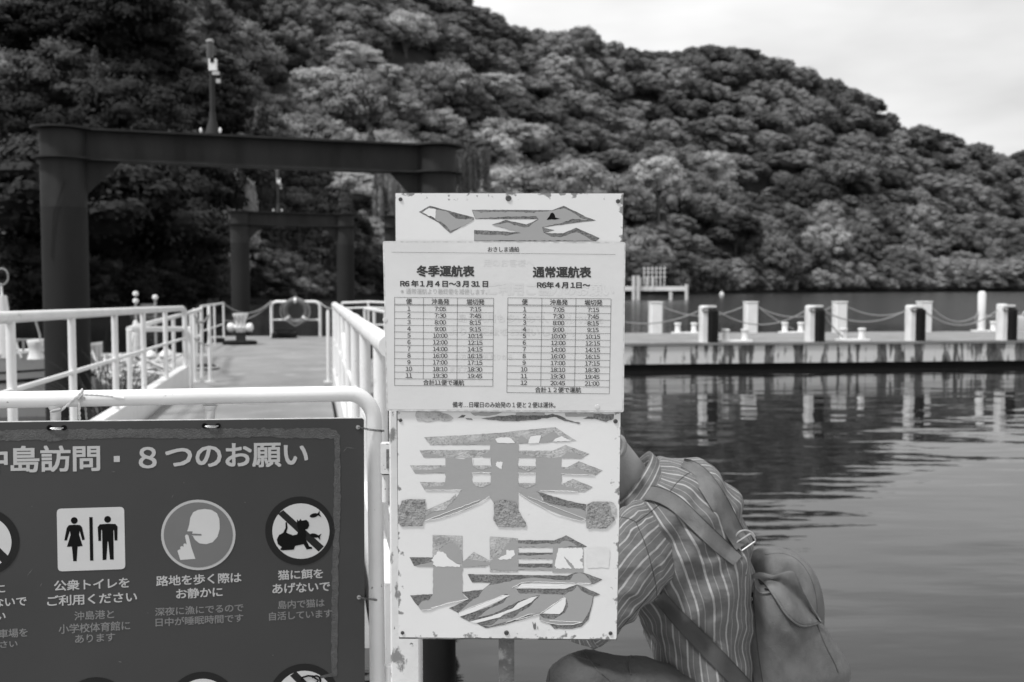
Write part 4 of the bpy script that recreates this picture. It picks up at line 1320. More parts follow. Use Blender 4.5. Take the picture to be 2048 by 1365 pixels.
# cut-off pictograms: left and bottom row
bpoly(circ(-30, 1085, 69, ry=67), 'print_ring', "prohibition_ring", .0008)
bpoly(circ(-30, 1085, 53, ry=52), 'print_white', "pictogram_field", .0011)
bpoly([(-80, 1040), (-68, 1030), (22, 1118), (10, 1132)], 'print_ring', "prohibition_bar", .0013)
for cx_, cy_ in ((193, 1427), (406, 1416), (609, 1400)):
    bpoly(circ(cx_, cy_, 72), 'print_ring', "prohibition_ring", .0008)
    if cx_ > 200: bpoly(circ(cx_, cy_, 58), 'print_white', "pictogram_field", .0011)
mb = MB(); mb.tube([BP.hit(620 + 17 * math.cos(t) - (4 if k % 2 else 0), 1363 + 11 * math.sin(t), .0014) for k, t in enumerate([q_ * .45 + 3.4 for q_ in range(9)])], .0022, 6)
mb.tube([BP.hit(632 + 9 * math.cos(t), 1362 + 10 * math.sin(t), .0014) for t in [q_ * .5 - 2.5 for q_ in range(8)]], .0022, 6); mb.build("curl_figure", M['black'], brd)
bpoly([(580, 1352), (592, 1343), (640, 1390), (628, 1400)], 'print_ring', "prohibition_bar", .0013)
# scratches and nicks
rs = random.Random(3)
mb = MB()
for x, y, l_, a_ in ((345, 993, 8, -65), (227, 944, 8, -4), (240, 1324, 7, 10), (82, 1170, 9, -60), (546, 1311, 3, 0), (368, 966, 2, 0), (490, 1005, 3, 10), (64, 1013, 2, 0), (690, 900, 16, -50), (700, 896, 22, 8), (60, 1145, 20, -50)):
    dx, dy = math.cos(R(a_)), math.sin(R(a_))
    w_ = .55 if l_ > 7 else .9
    mb.poly([BP.hit(x - dx * l_ / 2, y - dy * l_ / 2, .0011), BP.hit(x + dy * w_, y - dx * w_, .0011), BP.hit(x + dx * l_ / 2, y + dy * l_ / 2, .0011), BP.hit(x - dy * w_, y + dx * w_, .0011)])
mb.build("scratches", M['print_grey'], brd, smooth=False)["kind"] = "stuff"
# eyelets and wire ties
Q3 = Matrix([bdir, BN.cross(bdir), BN]).transposed()
for ex_, ey_ in ((99, 856), (128, 856), (409, 852), (436, 852)):
    mb = MB(); mb.lathe(BP.hit(ex_, ey_, .0005), [(.0062, 0), (.006, .002), (.0035, .002), (.003, .0006)], 16, Q3); mb.build("eyelet", M['black'], brd)
for ex_, ey_ in ((716, 855), (718, 1195)):
    mb = MB(); mb.lathe(BP.hit(ex_, ey_, .0005), [(.0055, 0), (.005, .002), (.003, .0025)], 16, Q3); mb.build("eyelet", M['metal'], brd)
for x in (99, 409):
    y = 856 if x < 200 else 852
    for dy in (-1.2, 1.2):
        mb = MB(); mb.tube([BP.hit(x + 1, y + 1, .001), BP.hit(x + 6, y + 2.2 + dy, .004), BP.hit(x + 22, y + 2.2 + dy, .004), BP.hit(x + 28, y, .001)], .0011, 6); mb.build("wire_tie", M['metal'], brd)
for y, y2 in ((855, 861), (1195, 1200)):
    for dy in (-1, 1.2):
        mb = MB(); mb.tube([BP.hit(716, y, .003), BP.hit(728, y + 2 + dy, .003), BP.hit(735, y2 - 2 + dy, -.012), BP.hit(750, y2 + dy, -.0145), BP.hit(764, y2 + 1 + dy, -.022), BP.hit(768, y2 + 1 + dy, -.035)], .0011, 6); mb.build("wire_tie", M['dark_metal'], brd)

# twine on the barrier
q = thing("twine", "frayed pale twine knotted round the barrier's top pipe", "twine", BP.hit(158, 790))
def tw(pts, r_=.0028):
    mb = MB()
    P3 = [BP.hit(x, y, o_) for x, y, o_ in pts]
    # resample and twist two strands
    S_ = []
    for a_, b_ in zip(P3, P3[1:]):
        n_ = max(2, int((b_ - a_).length / .003))
        S_ += [a_.lerp(b_, k / n_) for k in range(n_)]
    S_.append(P3[-1])
    for ph in (0, math.pi):
        mb.tube([p + Vector((math.cos(i * .9 + ph), 0, math.sin(i * .9 + ph))) * r_ * .45 for i, p in enumerate(S_)], r_ * .6, 6)
    mb.build("strand", M['rope'], q)


tw([(101, 824, -.012), (122, 822, -.01), (140, 806, -.012), (156, 792, -.014), (163, 784, -.02), (164, 779, -.03), (162, 783, -.045)])
tw([(158, 793, -.012), (166, 797, -.012), (160, 804, -.012), (156, 797, -.01), (164, 790, -.01), (170, 800, -.012)], .003)
tw([(160, 797, -.012), (159, 820, -.01), (160, 845, -.01)], .0032)
tw([(168, 790, -.05), (171, 815, -.05), (174, 846, -.045)], .003)
tw([(168, 790, -.012), (195, 791, -.0125), (225, 794, -.012), (238, 796, -.012)], .0022)
mb = MB(); mb.tube([BP.hit(226, 794, -.011), BP.hit(248, 797, -.011)], .0035, 10); mb.build("taped_end", M['white_paint_clean'], q)
mb = MB(); mb.tube([BP.hit(104, 823, -.011), BP.hit(122, 819, -.0095)], .0032, 10); mb.build("taped_end", M['grey_mid'], q)

# ================================================================== GATE POST AND BITS BEHIND THE SIGN
q = thing("gate_post", "white square gate post with rust spots right behind the boarding sign", "post", Vector((-.23, 2.15, .75)))
cpx = P(812, 1000, 2.2)
mb = MB(); bevel_box(mb, Vector((cpx.x, 2.2, .752)), .066, .066, 1.32, Matrix.Identity(3), .004); mb.build("post", M['white_rusty'], q)
a = P(773, 886, 2.32); b = P(773, 946, 2.32)
mb = MB(); mb.box((a + b) / 2, (.024, .03, (a - b).length)); mb.build("hinge_bracket", M['white_rusty'], q)
mb = MB(); mb.box(P(778, 918, 2.303), (.012, .006, .045)); mb.build("rust_patch", M['rust_dark'], q)
mb = MB(); mb.tube([P(771, 947, 2.32), P(771, 1004, 2.32)], .0085, 14); mb.build("hinge_pin", M['white_rusty'], q)
mb = MB(); mb.tube([P(771, 946.5, 2.32), P(771, 949, 2.32)], .0092, 14); mb.build("pin_ring", M['rubber'], q)
mb = MB(); mb.tube([P(763, 1000, 2.5), P(772, 1040, 2.5), P(800, 1140, 2.5)], .012, 14)
tag(mb.build("brace_pipe", M['white_paint']), "slanting white brace pipe between barrier and gate post", "pipe")
mb = MB(); p0 = P(779, 1330, 2.45); mb.tube([Vector((p0.x, 2.45, .75)), p0], .014, 14)
tag(mb.build("ground_stub", M['white_paint']), "short white stub post low between barrier and gate post", "post")
p = P(878, 1365, 2.75)
q = thing("rubber_bollard", "black rubber post low behind the white gate post and sign pole", "bollard", Vector((p.x, 2.75, .75)))
mb = MB(); mb.lathe(Vector((p.x, 2.75, .752)), [(.06, 0), (.049, .03), (.046, .55), (.04, .6), (.01, .63)], 24); mb.build("sleeve", M['rubber'], q)
mb = MB(); mb.lathe(Vector((p.x, 2.75, .751)), [(.08, 0), (.08, .01), (.062, .012)], 24); mb.build("foot_ring", M['rust_dark'], q)

# ================================================================== BOARDING SIGN
SP = Plane(P(1018, 830, 1.76), Vector((0, -1, -math.tan(R(2.5)))))   # top leans a little towards the viewer
sg = thing("boarding_sign", "old white boarding sign with big peeling characters on a rusty pole", "sign", Vector((0, 1.78, .75)))
so_ = [(790, 387), (1246, 387.5), (1241, 828), (1233, 1279), (798, 1275), (795, 828)]
so_ = [(791, 387), (1246, 387.5), (1243, 700), (1241, 828), (1238, 1050), (1233, 1276), (1231, 1279), (800, 1275), (797, 1272), (796, 1050), (795, 828), (793, 700)]
mb = MB(); mb.slab([SP.hit(x, y) for x, y in so_], -SP.n * .0025); mb.build("panel", M['sign_white'], sg, smooth=False)
mb = MB(); mb.slab([SP.hit(x, y, -.0026) for x, y in [(789.5, 386), (1247.5, 386.5), (1242, 828), (1234.5, 1281), (798, 1278), (793, 828)]], -SP.n * .016); mb.build("backing_board", M['rust_dark'], sg, smooth=False)
pz = SP.hit(1013, 1276, -.03)
mb = MB(); mb.box((pz.x, pz.y, (.752 + 1.85) / 2), (.029, .014, 1.098)); mb.build("pole", M['rust_dark'], sg, smooth=False)
mb = MB(); mb.box((pz.x, pz.y, .757), (.14, .1, .01)); mb.build("foot_plate", M['rust_dark'], sg, smooth=False)
QS = Matrix([Vector((1, 0, 0)), SP.n.cross(Vector((1, 0, 0))), SP.n]).transposed()
for x, y, r_ in ((801, 399, .0035), (1017, 397, .0052), (1236, 403, .0038), (801, 841, .0033), (1231, 843, .004), (805, 1266, .0033), (1013, 1266, .0045), (1221, 1267, .0036)):
    mb = MB(); mb.lathe(SP.hit(x, y, .0002), [(r_, 0), (r_ * .95, .0012), (r_ * .6, .0018), (r_ * .5, .0006), (r_ * .2, .0005)], 18, QS); mb.build("rivet", M['dark_metal'], sg)

lay_n = [0]
M['stain'] = mat('old_glue_stain', .6, .6, .06, 60)


def sp(pts, m, name, o_, amp=None, step=5, seed=None):
    if amp is None: amp = .55 if name == 'film_remnant' else .35
    lay_n[0] += 1
    pts = jit(seed or lay_n[0], pts, amp, step)
    mb = MB(); mb.poly([SP.hit(x, y, o_ + lay_n[0] * 4e-6) for x, y in pts]); return mb.build(name, M[m], sg, smooth=False)


def Tt(l): return [(760 + x / 4.096, 370 + y / 4.096) for x, y in l]
def TA(l): return [(790 + x / 5.6875, 820 + y / 5.6875) for x, y in l]
def TB(l): return [(1010 + x / 5.6875, 820 + y / 5.6875) for x, y in l]
def TC(l): return [(790 + x / 5.6875, 1050 + y / 5.6875) for x, y in l]
def TD(l): return [(1010 + x / 5.6875, 1050 + y / 5.6875) for x, y in l]


r1, r2, r3 = .0003, .0006, .0009
# --- top character (cut by the timetable)
sp(Tt([(318, 222), (410, 172), (770, 268), (772, 285), (575, 398), (480, 310)]), 'residue_dark', "adhesive_residue", r1, .2)
sp(Tt([(460, 205), (540, 215), (580, 245), (620, 275), (640, 280), (772, 287), (700, 330), (580, 380), (520, 320), (450, 280)]), 'sticker', "film_remnant", r2)
sp(Tt([(345, 225), (400, 190), (462, 202), (452, 277)]), 'flake', "bare_patch", r3, .5, 3)
sp(Tt([(752, 205), (1410, 208), (1505, 172), (1700, 268), (1770, 292), (1620, 310), (1330, 348), (1430, 372), (1345, 395), (1500, 398), (1605, 352), (1800, 437), (1770, 462), (772, 462), (772, 370), (1050, 385), (1160, 393), (915, 328), (1030, 288), (1200, 325), (1295, 283), (780, 280)]), 'residue_dark', "adhesive_residue", r1, .2)
sp(Tt([(760, 212), (830, 232), (900, 222), (1130, 222), (1240, 228), (1410, 212), (1505, 192), (1560, 215), (1640, 270), (1700, 288), (1580, 280), (1500, 310), (1330, 346), (1340, 392), (1400, 425), (1480, 430), (1560, 400), (1610, 390), (1680, 420), (1740, 458), (775, 458), (775, 400), (900, 412), (1050, 415), (1155, 395), (925, 330), (1040, 310), (1180, 350), (1220, 345), (1300, 283), (1280, 258), (1030, 262), (780, 276)]), 'sticker', "film_remnant", r2)
sp(Tt([(1365, 286), (1388, 258), (1400, 232), (1415, 228), (1428, 240), (1436, 268), (1485, 278), (1440, 284)]), 'black', "black_stain", r3, .3, 3)
# --- middle character
sp(TA([(330, 312), (760, 290), (1100, 268), (1251, 258), (1340, 245)]) + TB([(430, 210), (570, 197), (815, 355), (500, 372), (160, 388)]) + TA([(1080, 398), (400, 402)]), 'residue', "adhesive_residue", r1, .25)
sp(TA([(278, 458), (1080, 458), (1080, 530), (860, 545), (560, 545), (325, 542)]), 'residue', "adhesive_residue", r1, .25)
sp(TA([(312, 515), (330, 498), (460, 505), (570, 540), (335, 542)]), 'sticker', "film_remnant", r2)
sp(TB([(150, 466), (540, 466), (690, 400), (960, 502), (865, 558), (660, 548), (350, 548), (150, 540)]), 'residue', "adhesive_residue", r1, .25)
sp(TB([(650, 530), (700, 490), (790, 488), (900, 540), (870, 556), (640, 552)]), 'sticker', "film_remnant", r2)
# body
sp(TA([(572, 548), (640, 550), (750, 560), (875, 545), (875, 912), (572, 912)]), 'sticker', "film_remnant", r2)
sp(TA([(1085, 375), (1150, 370)]) + TB([(155, 385), (150, 520), (150, 960), (150, 1160), (100, 1100), (-110, 1040)]) + TA([(1120, 1060), (1075, 985), (1088, 900)]), 'sticker', "film_remnant", r2)
sp(TB([(350, 545), (500, 552), (640, 535), (645, 930), (350, 925)]), 'sticker', "film_remnant", r2)
sp(TA([(870, 636), (1090, 636), (1090, 722), (870, 722)]), 'sticker', "film_remnant", r2, .2)
sp(TA([(870, 828), (1090, 828), (1090, 985), (755, 912), (870, 912)]), 'sticker', "film_remnant", r2, .2)
sp(TA([(985, 515), (1090, 465), (1090, 545), (1000, 540)]), 'sticker', "film_remnant", r2, .2)
sp(TB([(148, 645), (352, 645), (352, 722), (148, 722)]), 'sticker', "film_remnant", r2, .2)
sp(TB([(148, 838), (352, 838), (352, 930), (380, 932), (148, 945)]), 'sticker', "film_remnant", r2, .2)
sp(TB([(148, 470), (165, 500), (350, 545), (148, 545)]), 'sticker', "film_remnant", r2, .2)
sp(TA([(480, 398), (500, 388), (700, 392), (850, 380), (920, 360), (1060, 368), (1130, 335), (1150, 345), (1150, 380), (1085, 396)]), 'sticker', "film_remnant", r2)
for l_ in (TA([(882, 637), (1085, 637), (1090, 655), (1000, 682), (940, 675)]), TB([(150, 643), (347, 643), (350, 655), (270, 700), (150, 660)]), TA([(885, 828), (1085, 828), (1088, 843), (990, 882), (920, 868)]), TB([(150, 836), (347, 836), (345, 850), (240, 895), (150, 855)])):
    sp(l_, 'residue', "adhesive_residue", r3, .3)
sp(TA([(170, 632), (575, 632), (575, 645), (575, 722), (385, 725), (228, 725)]), 'residue', "adhesive_residue", r1, .25)
sp(TA([(205, 690), (280, 682), (380, 690), (410, 690), (500, 660), (575, 645), (575, 720), (480, 715), (385, 722), (228, 722)]), 'sticker', "film_remnant", r2)
sp(TB([(645, 650), (710, 655), (840, 585), (1112, 690), (1025, 750), (640, 735)]), 'residue', "adhesive_residue", r1, .25)
sp(TB([(640, 655), (710, 688), (770, 668), (830, 658), (880, 690), (920, 710), (990, 715), (990, 745), (640, 730)]), 'sticker', "film_remnant", r2)
sp(TA([(283, 822), (575, 825), (575, 912), (335, 912)]), 'residue', "adhesive_residue", r1, .25)
sp(TA([(318, 876), (540, 865), (575, 838), (575, 914), (340, 915)]), 'sticker', "film_remnant", r2)
sp(TB([(640, 848), (770, 787), (1000, 880), (905, 938), (640, 925)]), 'residue', "adhesive_residue", r1, .25)
sp(TB([(640, 850), (700, 880), (820, 900), (850, 935), (640, 922)]), 'sticker', "film_remnant", r2)
sp(TA([(755, 912), (690, 1010), (600, 1095), (560, 1140), (420, 1165), (345, 1200), (330, 1265), (520, 1230), (840, 1120), (1080, 985), (1090, 905)]), 'sticker', "film_remnant", r2)
sp(TA([(700, 950), (690, 1010), (600, 1095), (570, 1140), (420, 1160), (360, 1205), (345, 1145), (450, 1100), (620, 1030)]), 'residue', "adhesive_residue", r3, .4)
sp(TB([(150, 940), (360, 930), (440, 1040), (560, 1075), (720, 1110), (850, 1120), (915, 1150), (930, 1240), (870, 1270), (700, 1220), (420, 1105), (270, 1025)]), 'sticker', "film_remnant", r2)
sp(TB([(360, 930), (660, 1020), (800, 1055), (925, 1075), (915, 1150), (850, 1118), (720, 1110), (560, 1075), (440, 1040), (430, 1000)]), 'residue_dark', "adhesive_residue", r3, .4)
sp(TB([(155, 320), (180, 288), (265, 345), (255, 380), (155, 382)]), 'sticker', "film_remnant", r2)
sp(TB([(385, 372), (395, 340), (440, 300), (520, 258), (575, 255), (612, 298), (580, 330), (530, 355), (470, 372)]), 'sticker', "film_remnant", r2)
sp(TB([(272, 345), (290, 305), (350, 292), (410, 290), (385, 378), (262, 382)]), 'flake', "bare_patch", r3)
sp(TA([(1140, 330), (1200, 312), (1300, 315)]) + TB([(80, 335), (115, 378), (30, 382), (-60, 378)]) + TA([(1160, 372)]), 'flake', "bare_patch", r3)
sp(TA([(1160, 590), (1225, 595), (1210, 680), (1145, 640)]), 'flake', "bare_patch", r3, .6, 2)
sp(TB([(590, 320), (640, 300), (760, 355), (540, 362)]), 'flake', "bare_patch", r3, .5, 3)
# crackled tape patches
sp(TA([(75, 1035), (160, 1018), (345, 1020), (340, 1180), (315, 1320), (80, 1328), (35, 1290), (40, 1150)]), 'crackle', "old_tape_patch", .0015, .5)
sp(TA([(1130, 1045), (1220, 1025), (1340, 1035)]) + TB([(60, 1045), (125, 1050), (140, 1120), (190, 1220), (240, 1290), (235, 1335), (0, 1335)]) + TA([(1170, 1330), (1120, 1260), (1125, 1150)]), 'crackle', "old_tape_patch", .0015, .6)
sp(TB([(1180, 1045), (1240, 1060), (1265, 1110), (1268, 1190), (1245, 1220), (1200, 1200)]), 'residue', "adhesive_residue", .0012, .5)
sp(TB([(930, 1080), (1000, 1045), (1170, 1045), (1195, 1090), (1215, 1190), (1250, 1255), (1200, 1310), (1150, 1350), (930, 1350), (925, 1280), (935, 1200)]), 'crackle', "old_tape_patch", .0015, .6)
# --- bottom character
sp(TC([(428, 115), (768, 125), (768, 470), (428, 470)]), 'residue', "adhesive_residue", r1, .25)
sp(TC([(520, 275), (560, 230), (620, 200), (680, 210), (740, 290), (765, 350), (765, 440), (640, 440), (560, 400)]), 'sticker', "film_remnant", r2)
sp(TC([(165, 370), (430, 370), (430, 480), (240, 470), (215, 465)]), 'residue_dark', "adhesive_residue", r1, .25)
sp(TC([(240, 462), (300, 445), (430, 420), (435, 480), (250, 475)]), 'sticker', "film_remnant", r2)
sp(TC([(765, 420), (790, 410), (895, 308), (1078, 405), (1078, 455), (1020, 485), (765, 485)]), 'residue', "adhesive_residue", r1, .25)
sp(TC([(765, 415), (800, 405), (900, 400), (1030, 425), (1078, 430), (1078, 452), (980, 465), (765, 484)]), 'sticker', "film_remnant", r2)
sp(TC([(432, 470), (765, 470), (765, 770), (790, 815), (832, 845), (700, 880), (600, 895), (380, 970), (300, 975), (262, 925), (300, 875), (390, 860), (432, 790)]), 'sticker', "film_remnant", r2)
sp(TC([(172, 803), (430, 790), (430, 800), (380, 865), (300, 880), (262, 925), (230, 890)]), 'residue_dark', "adhesive_residue", r1, .3)
sp(TC([(412, 400), (500, 300), (545, 305), (580, 330), (590, 360), (620, 390), (680, 430), (740, 455), (740, 480), (580, 475), (470, 478), (430, 450), (440, 425)]), 'flake', "bare_patch", r3, .7, 3)
sp(TC([(1078, 133), (1340, 150)]) + TD([(148, 155), (148, 540)]) + TC([(1340, 540), (1078, 538)]), 'residue', "adhesive_residue", r1, .2)
sp(TC([(1080, 410), (1180, 360), (1250, 250), (1340, 180)]) + TD([(60, 165), (110, 170), (150, 200), (150, 520), (0, 525)]) + TC([(1250, 525), (1100, 505), (1080, 480)]), 'sticker', "film_remnant", r2)
sp(TC([(1165, 380), (1265, 340), (1265, 290), (1355, 290)]) + TD([(105, 295), (115, 340), (75, 370), (70, 390), (0, 395), (-60, 398)]), 'flake', "bare_patch", r3, .7, 3)
sp(TD([(148, 175), (560, 178), (695, 120), (935, 248), (880, 258), (148, 258)]), 'residue_dark', "adhesive_residue", r1, .25)
sp(TD([(148, 210), (300, 222), (500, 210), (620, 215), (650, 190), (680, 178), (750, 195), (830, 245), (560, 258), (148, 254)]), 'sticker', "film_remnant", r2)
sp(TD([(545, 250), (890, 255), (890, 545), (540, 545)]), 'sticker', "film_remnant", r2, .2)
sp(TD([(610, 265), (870, 262), (888, 290), (885, 380), (850, 405), (885, 430), (885, 500), (800, 498), (760, 440), (700, 390), (670, 360), (700, 420), (760, 495), (575, 500), (570, 440), (590, 350)]), 'flake', "bare_patch", r3, .7, 3)
sp(TD([(148, 318), (545, 318), (545, 390), (148, 385)]), 'residue_dark', "adhesive_residue", r1, .25)
sp(TD([(148, 345), (300, 350), (545, 335), (545, 388), (148, 383)]), 'sticker', "film_remnant", r2)
sp(TD([(148, 442), (545, 442), (545, 520), (148, 515)]), 'residue_dark', "adhesive_residue", r1, .25)
sp(TD([(148, 478), (300, 492), (400, 480), (545, 488), (545, 520), (148, 512)]), 'sticker', "film_remnant", r2)
# long bar and sweeping strokes
sp(TC([(828, 563), (1340, 570)]) + TD([(300, 575), (715, 578), (800, 545), (900, 548), (1108, 622), (1010, 675), (330, 650), (100, 700)]) + TC([(1250, 700), (1080, 672), (1080, 658), (878, 657)]), 'residue_dark', "adhesive_residue", r1, .25)
sp(TC([(612, 950), (760, 885), (840, 840), (760, 765), (1000, 738), (1080, 672), (1340, 650), (1340, 800), (1200, 830), (720, 1003)]), 'residue_dark', "adhesive_residue", r1, .25)
sp(TC([(738, 1047), (900, 990), (1080, 930), (1280, 820), (1340, 800)]) + TD([(100, 790), (400, 800), (300, 830)]) + TC([(1340, 950), (1100, 1040), (845, 1102)]), 'residue_dark', "adhesive_residue", r1, .25)
sp(TC([(925, 1118), (1200, 1040), (1340, 985)]) + TD([(150, 960), (330, 850), (400, 800), (660, 800), (660, 830), (560, 900), (395, 1020), (150, 1090), (-20, 1140)]) + TC([(1030, 1175)]), 'residue_dark', "adhesive_residue", r1, .25)
sp(TC([(720, 990), (800, 930), (850, 880), (950, 820), (1000, 745), (1065, 690), (1180, 668), (1340, 630)]) + TD([(200, 612), (330, 600), (450, 610), (600, 628), (740, 630), (780, 565), (850, 545), (900, 560), (960, 625), (990, 665), (640, 658), (450, 655), (330, 640), (190, 662), (90, 715), (130, 728), (140, 765), (180, 785), (350, 780), (660, 800), (400, 800), (300, 800), (0, 790)]) + TC([(1230, 805), (1100, 860), (960, 910), (840, 960)]), 'sticker', "film_remnant", r2)
sp(TC([(960, 1040), (1080, 950), (1230, 890), (1290, 810)]) + TD([(30, 790), (390, 795), (300, 822), (150, 870), (-10, 950)]) + TC([(1180, 985), (1060, 1030), (940, 1052)]), 'sticker', "film_remnant", r2)
sp(TC([(1000, 1150), (1100, 1140), (1180, 1075), (1300, 1062)]) + TD([(80, 1065), (150, 1010), (290, 920), (390, 812), (400, 795), (660, 798), (660, 826), (560, 900), (430, 1000), (290, 1018), (170, 1070), (0, 1108)]) + TC([(1200, 1120), (1080, 1160)]), 'sticker', "film_remnant", r2)
sp(TC([(725, 1003), (960, 910), (1120, 850), (1225, 806), (1300, 806), (1150, 880), (900, 990), (738, 1046)]), 'flake', "bare_patch", r3, .2)
sp(TC([(850, 1100), (1100, 1040), (1340, 950)]) + TD([(150, 890), (300, 825), (370, 812), (300, 880), (150, 960), (-10, 1012)]) + TC([(1200, 1050), (928, 1117)]), 'flake', "bare_patch", r3, .2)
sp(TD([(130, 728), (680, 728), (820, 680), (1085, 793), (1010, 815), (1000, 860), (760, 800), (660, 800), (300, 785), (160, 780)]), 'residue_dark', "adhesive_residue", r1 + .0001, .25)
sp(TD([(395, 1015), (560, 1000), (660, 830), (720, 780), (1000, 810), (1000, 880), (975, 980), (950, 1080), (870, 1160), (760, 1185), (560, 1183), (510, 1130), (395, 1090)]), 'residue_dark', "adhesive_residue", r1 + .0001, .25)
sp(TD([(820, 690), (870, 750), (940, 790), (1000, 815), (990, 880), (960, 980), (920, 1050), (880, 1110), (760, 1140), (620, 1140), (500, 1120), (400, 1085), (395, 1020), (450, 1065), (560, 1073), (680, 1003), (718, 930), (712, 880), (690, 830), (665, 805), (720, 765), (790, 735)]), 'sticker', "film_remnant", r2)
sp(TD([(425, 1010), (680, 825), (692, 832), (690, 900), (660, 980), (620, 1016)]), 'flake', "bare_patch", r3, .25)
sp(TD([(140, 722), (190, 668), (400, 668), (810, 682), (680, 728)]), 'flake', "bare_patch", r3, .2)
for l_ in (TD([(310, 1105), (318, 1108), (322, 1150), (330, 1112), (336, 1140), (345, 1104), (352, 1150), (354, 1200), (344, 1180), (332, 1196), (322, 1170)]), TD([(370, 1150), (375, 1160), (374, 1200), (368, 1180)])):
    sp(l_, 'print_grey', "pen_scribble", r1, .2, 4)
# stains under the timetable
sp(TA([(240, 22), (360, 24), (520, 26), (600, 50), (665, 95), (600, 130), (480, 120), (380, 140), (250, 125), (230, 70)]), 'residue', "adhesive_residue", r1, .8)
sp(TA([(860, 30), (1220, 30), (1150, 55), (1080, 68), (910, 68)]), 'sticker', "film_remnant", r2)
sp(TA([(980, 100), (1100, 84), (1200, 70), (1340, 60)]) + TB([(100, 62), (480, 62), (540, 46), (600, 60), (700, 110), (860, 150), (840, 164), (700, 130), (560, 80), (480, 98), (120, 130)]) + TA([(1300, 128), (1060, 112)]), 'residue_dark', "adhesive_residue", r1, .6)
sp(TB([(125, 35), (450, 35), (450, 66), (125, 66)]), 'sticker', "film_remnant", r2)
sp(TB([(680, 38), (1010, 40), (1005, 80), (690, 76)]), 'sticker', "film_remnant", r2)
sp(TB([(1010, 42), (1240, 50), (1236, 100), (1150, 140), (1050, 110), (890, 100)]), 'residue_dark', "adhesive_residue", r1, .7)
sp(TA([(710, 96), (760, 60), (805, 62), (780, 88)]), 'residue_dark', "adhesive_residue", r1, .5)
sp(TA([(800, 95), (870, 100), (885, 116), (820, 110)]), 'residue_dark', "adhesive_residue", r1, .5)
sp(TD([(930, 290), (960, 262), (1150, 258), (1195, 300), (1180, 490), (935, 492)]), 'stain', "stain_patch", r1, .5)
# loose film edges: thin bright lips
mb = MB()
for l_ in (TA([(1075, 985), (960, 1060), (850, 1108), (700, 1170), (520, 1230), (340, 1262)]), TB([(155, 945), (270, 1025), (420, 1105), (560, 1180), (700, 1222), (870, 1268), (920, 1245)]), TC([(300, 972), (380, 968), (600, 890), (832, 846)]),
           TC([(725, 1000), (860, 940), (1100, 855), (1225, 804), (1300, 804)]), TD([(400, 1012), (500, 940), (620, 860), (680, 822)]), TD([(395, 1085), (500, 1118), (620, 1138), (760, 1138), (880, 1108)]), TD([(80, 715), (190, 658), (330, 648), (640, 658), (980, 668)]),
           TA([(340, 913), (660, 915), (755, 912)]), TB([(400, 920), (700, 920), (830, 935)]), TB([(640, 728), (800, 738), (1020, 745)]), TA([(880, 545), (885, 640)]), TA([(1085, 545), (1090, 650)]), TA([(875, 720), (960, 712), (1090, 718)]), TB([(150, 720), (350, 722)]), TD([(10, 1110), (150, 1065), (270, 1018), (400, 1015)])):
    mb.tube([SP.hit(x, y, .0011) for x, y in jit(9, l_, .25, 5)[:-3] if True], .00035, 5)
mb.build("curled_edges", M['flake'], sg)["kind"] = "stuff"

# ================================================================== TIMETABLE
tt = thing("timetable_sheet", "laminated sheet with two ferry timetables fixed over the boarding sign", "timetable", SP.hit(1010, 655, .004))
mb = MB()
cor = [(765.5, 482.5), (1251, 484.5), (1247.5, 825), (773, 822)]
nx, ny = 24, 16
gv = []
NP = .0045


def bil(c, u, v):
    return ((c[0][0] * (1 - u) + c[1][0] * u) * (1 - v) + (c[3][0] * (1 - u) + c[2][0] * u) * v, (c[0][1] * (1 - u) + c[1][1] * u) * (1 - v) + (c[3][1] * (1 - u) + c[2][1] * u) * v)


mb.slab([SP.hit(x, y, NP) for x, y in rrect(cor, 5)], -SP.n * .0012)
mb.build("laminate_border", M['sheet_edge'], tt, smooth=False)
mb = MB(); mb.poly([SP.hit(x, y, NP + .0002) for x, y in rrect([(768.5, 485.5), (1248.5, 487.5), (1244.5, 822), (776, 819)], 4)]); mb.build("paper", M['paper'], tt, smooth=False)
O1, O2, O3 = NP + .0004, NP + .0007, NP + .0009
SLP = .0085
for s, x0, x1, y, h, bo_, nm_, mt_, o_ in (("用のお客様へ", 967, 1068, 518, 16, 0, "ghost_lettering", 'ghost_soft', O1), ("ご利用ご協力のお願い", 975, 1228, 565, 26, .03, "ghost_lettering", 'ghost_soft', O1),
                                   ("島の利用も多いので、改札で安全", 916, 1207, 628, 17, .02, "ghost_lettering", 'ghost', O1), ("よりご配慮をお願いします。", 897, 1150, 655, 16, .02, "ghost_lettering", 'ghost', O1),
                                   ("い方は、改札売りから", 911, 1025, 708, 12, 0, "ghost_lettering", 'ghost', O1), ("ますが、", 900, 945, 733, 11, 0, "ghost_lettering", 'ghost', O1),
                                   ("おきしま通船", 975.6, 1038.5, 493.8, 10.5, .01, "small_lettering", 'ink', O2), ("備考…日曜日のみ始発の１便と２便は運休。", 905, 1111, 804, 11.5, .01, "small_lettering", 'ink', O2),
                                   ("冬季運航表", 833, 949, 531, 23, .032, "heading_lettering", 'ink', O2), ("通常運航表", 1065.5, 1182.5, 533, 23, .032, "heading_lettering", 'ink', O2),
                                   ("R6 年 1 月 4 日～3 月 31 日", 800.3, 976.3, 560.8, 13.5, .035, "heading_lettering", 'ink', O2), ("R6年 4 月 1日～", 1074, 1180.5, 563.8, 13.2, .035, "heading_lettering", 'ink', O2)):
    mb = MB(); lay(mb, SP, o_, s, x0, x1, y, h, SLP * (.5 if nm_ != "ghost_lettering" else 1), 0, bo_); mb.build(nm_, M[mt_], tt, smooth=False)
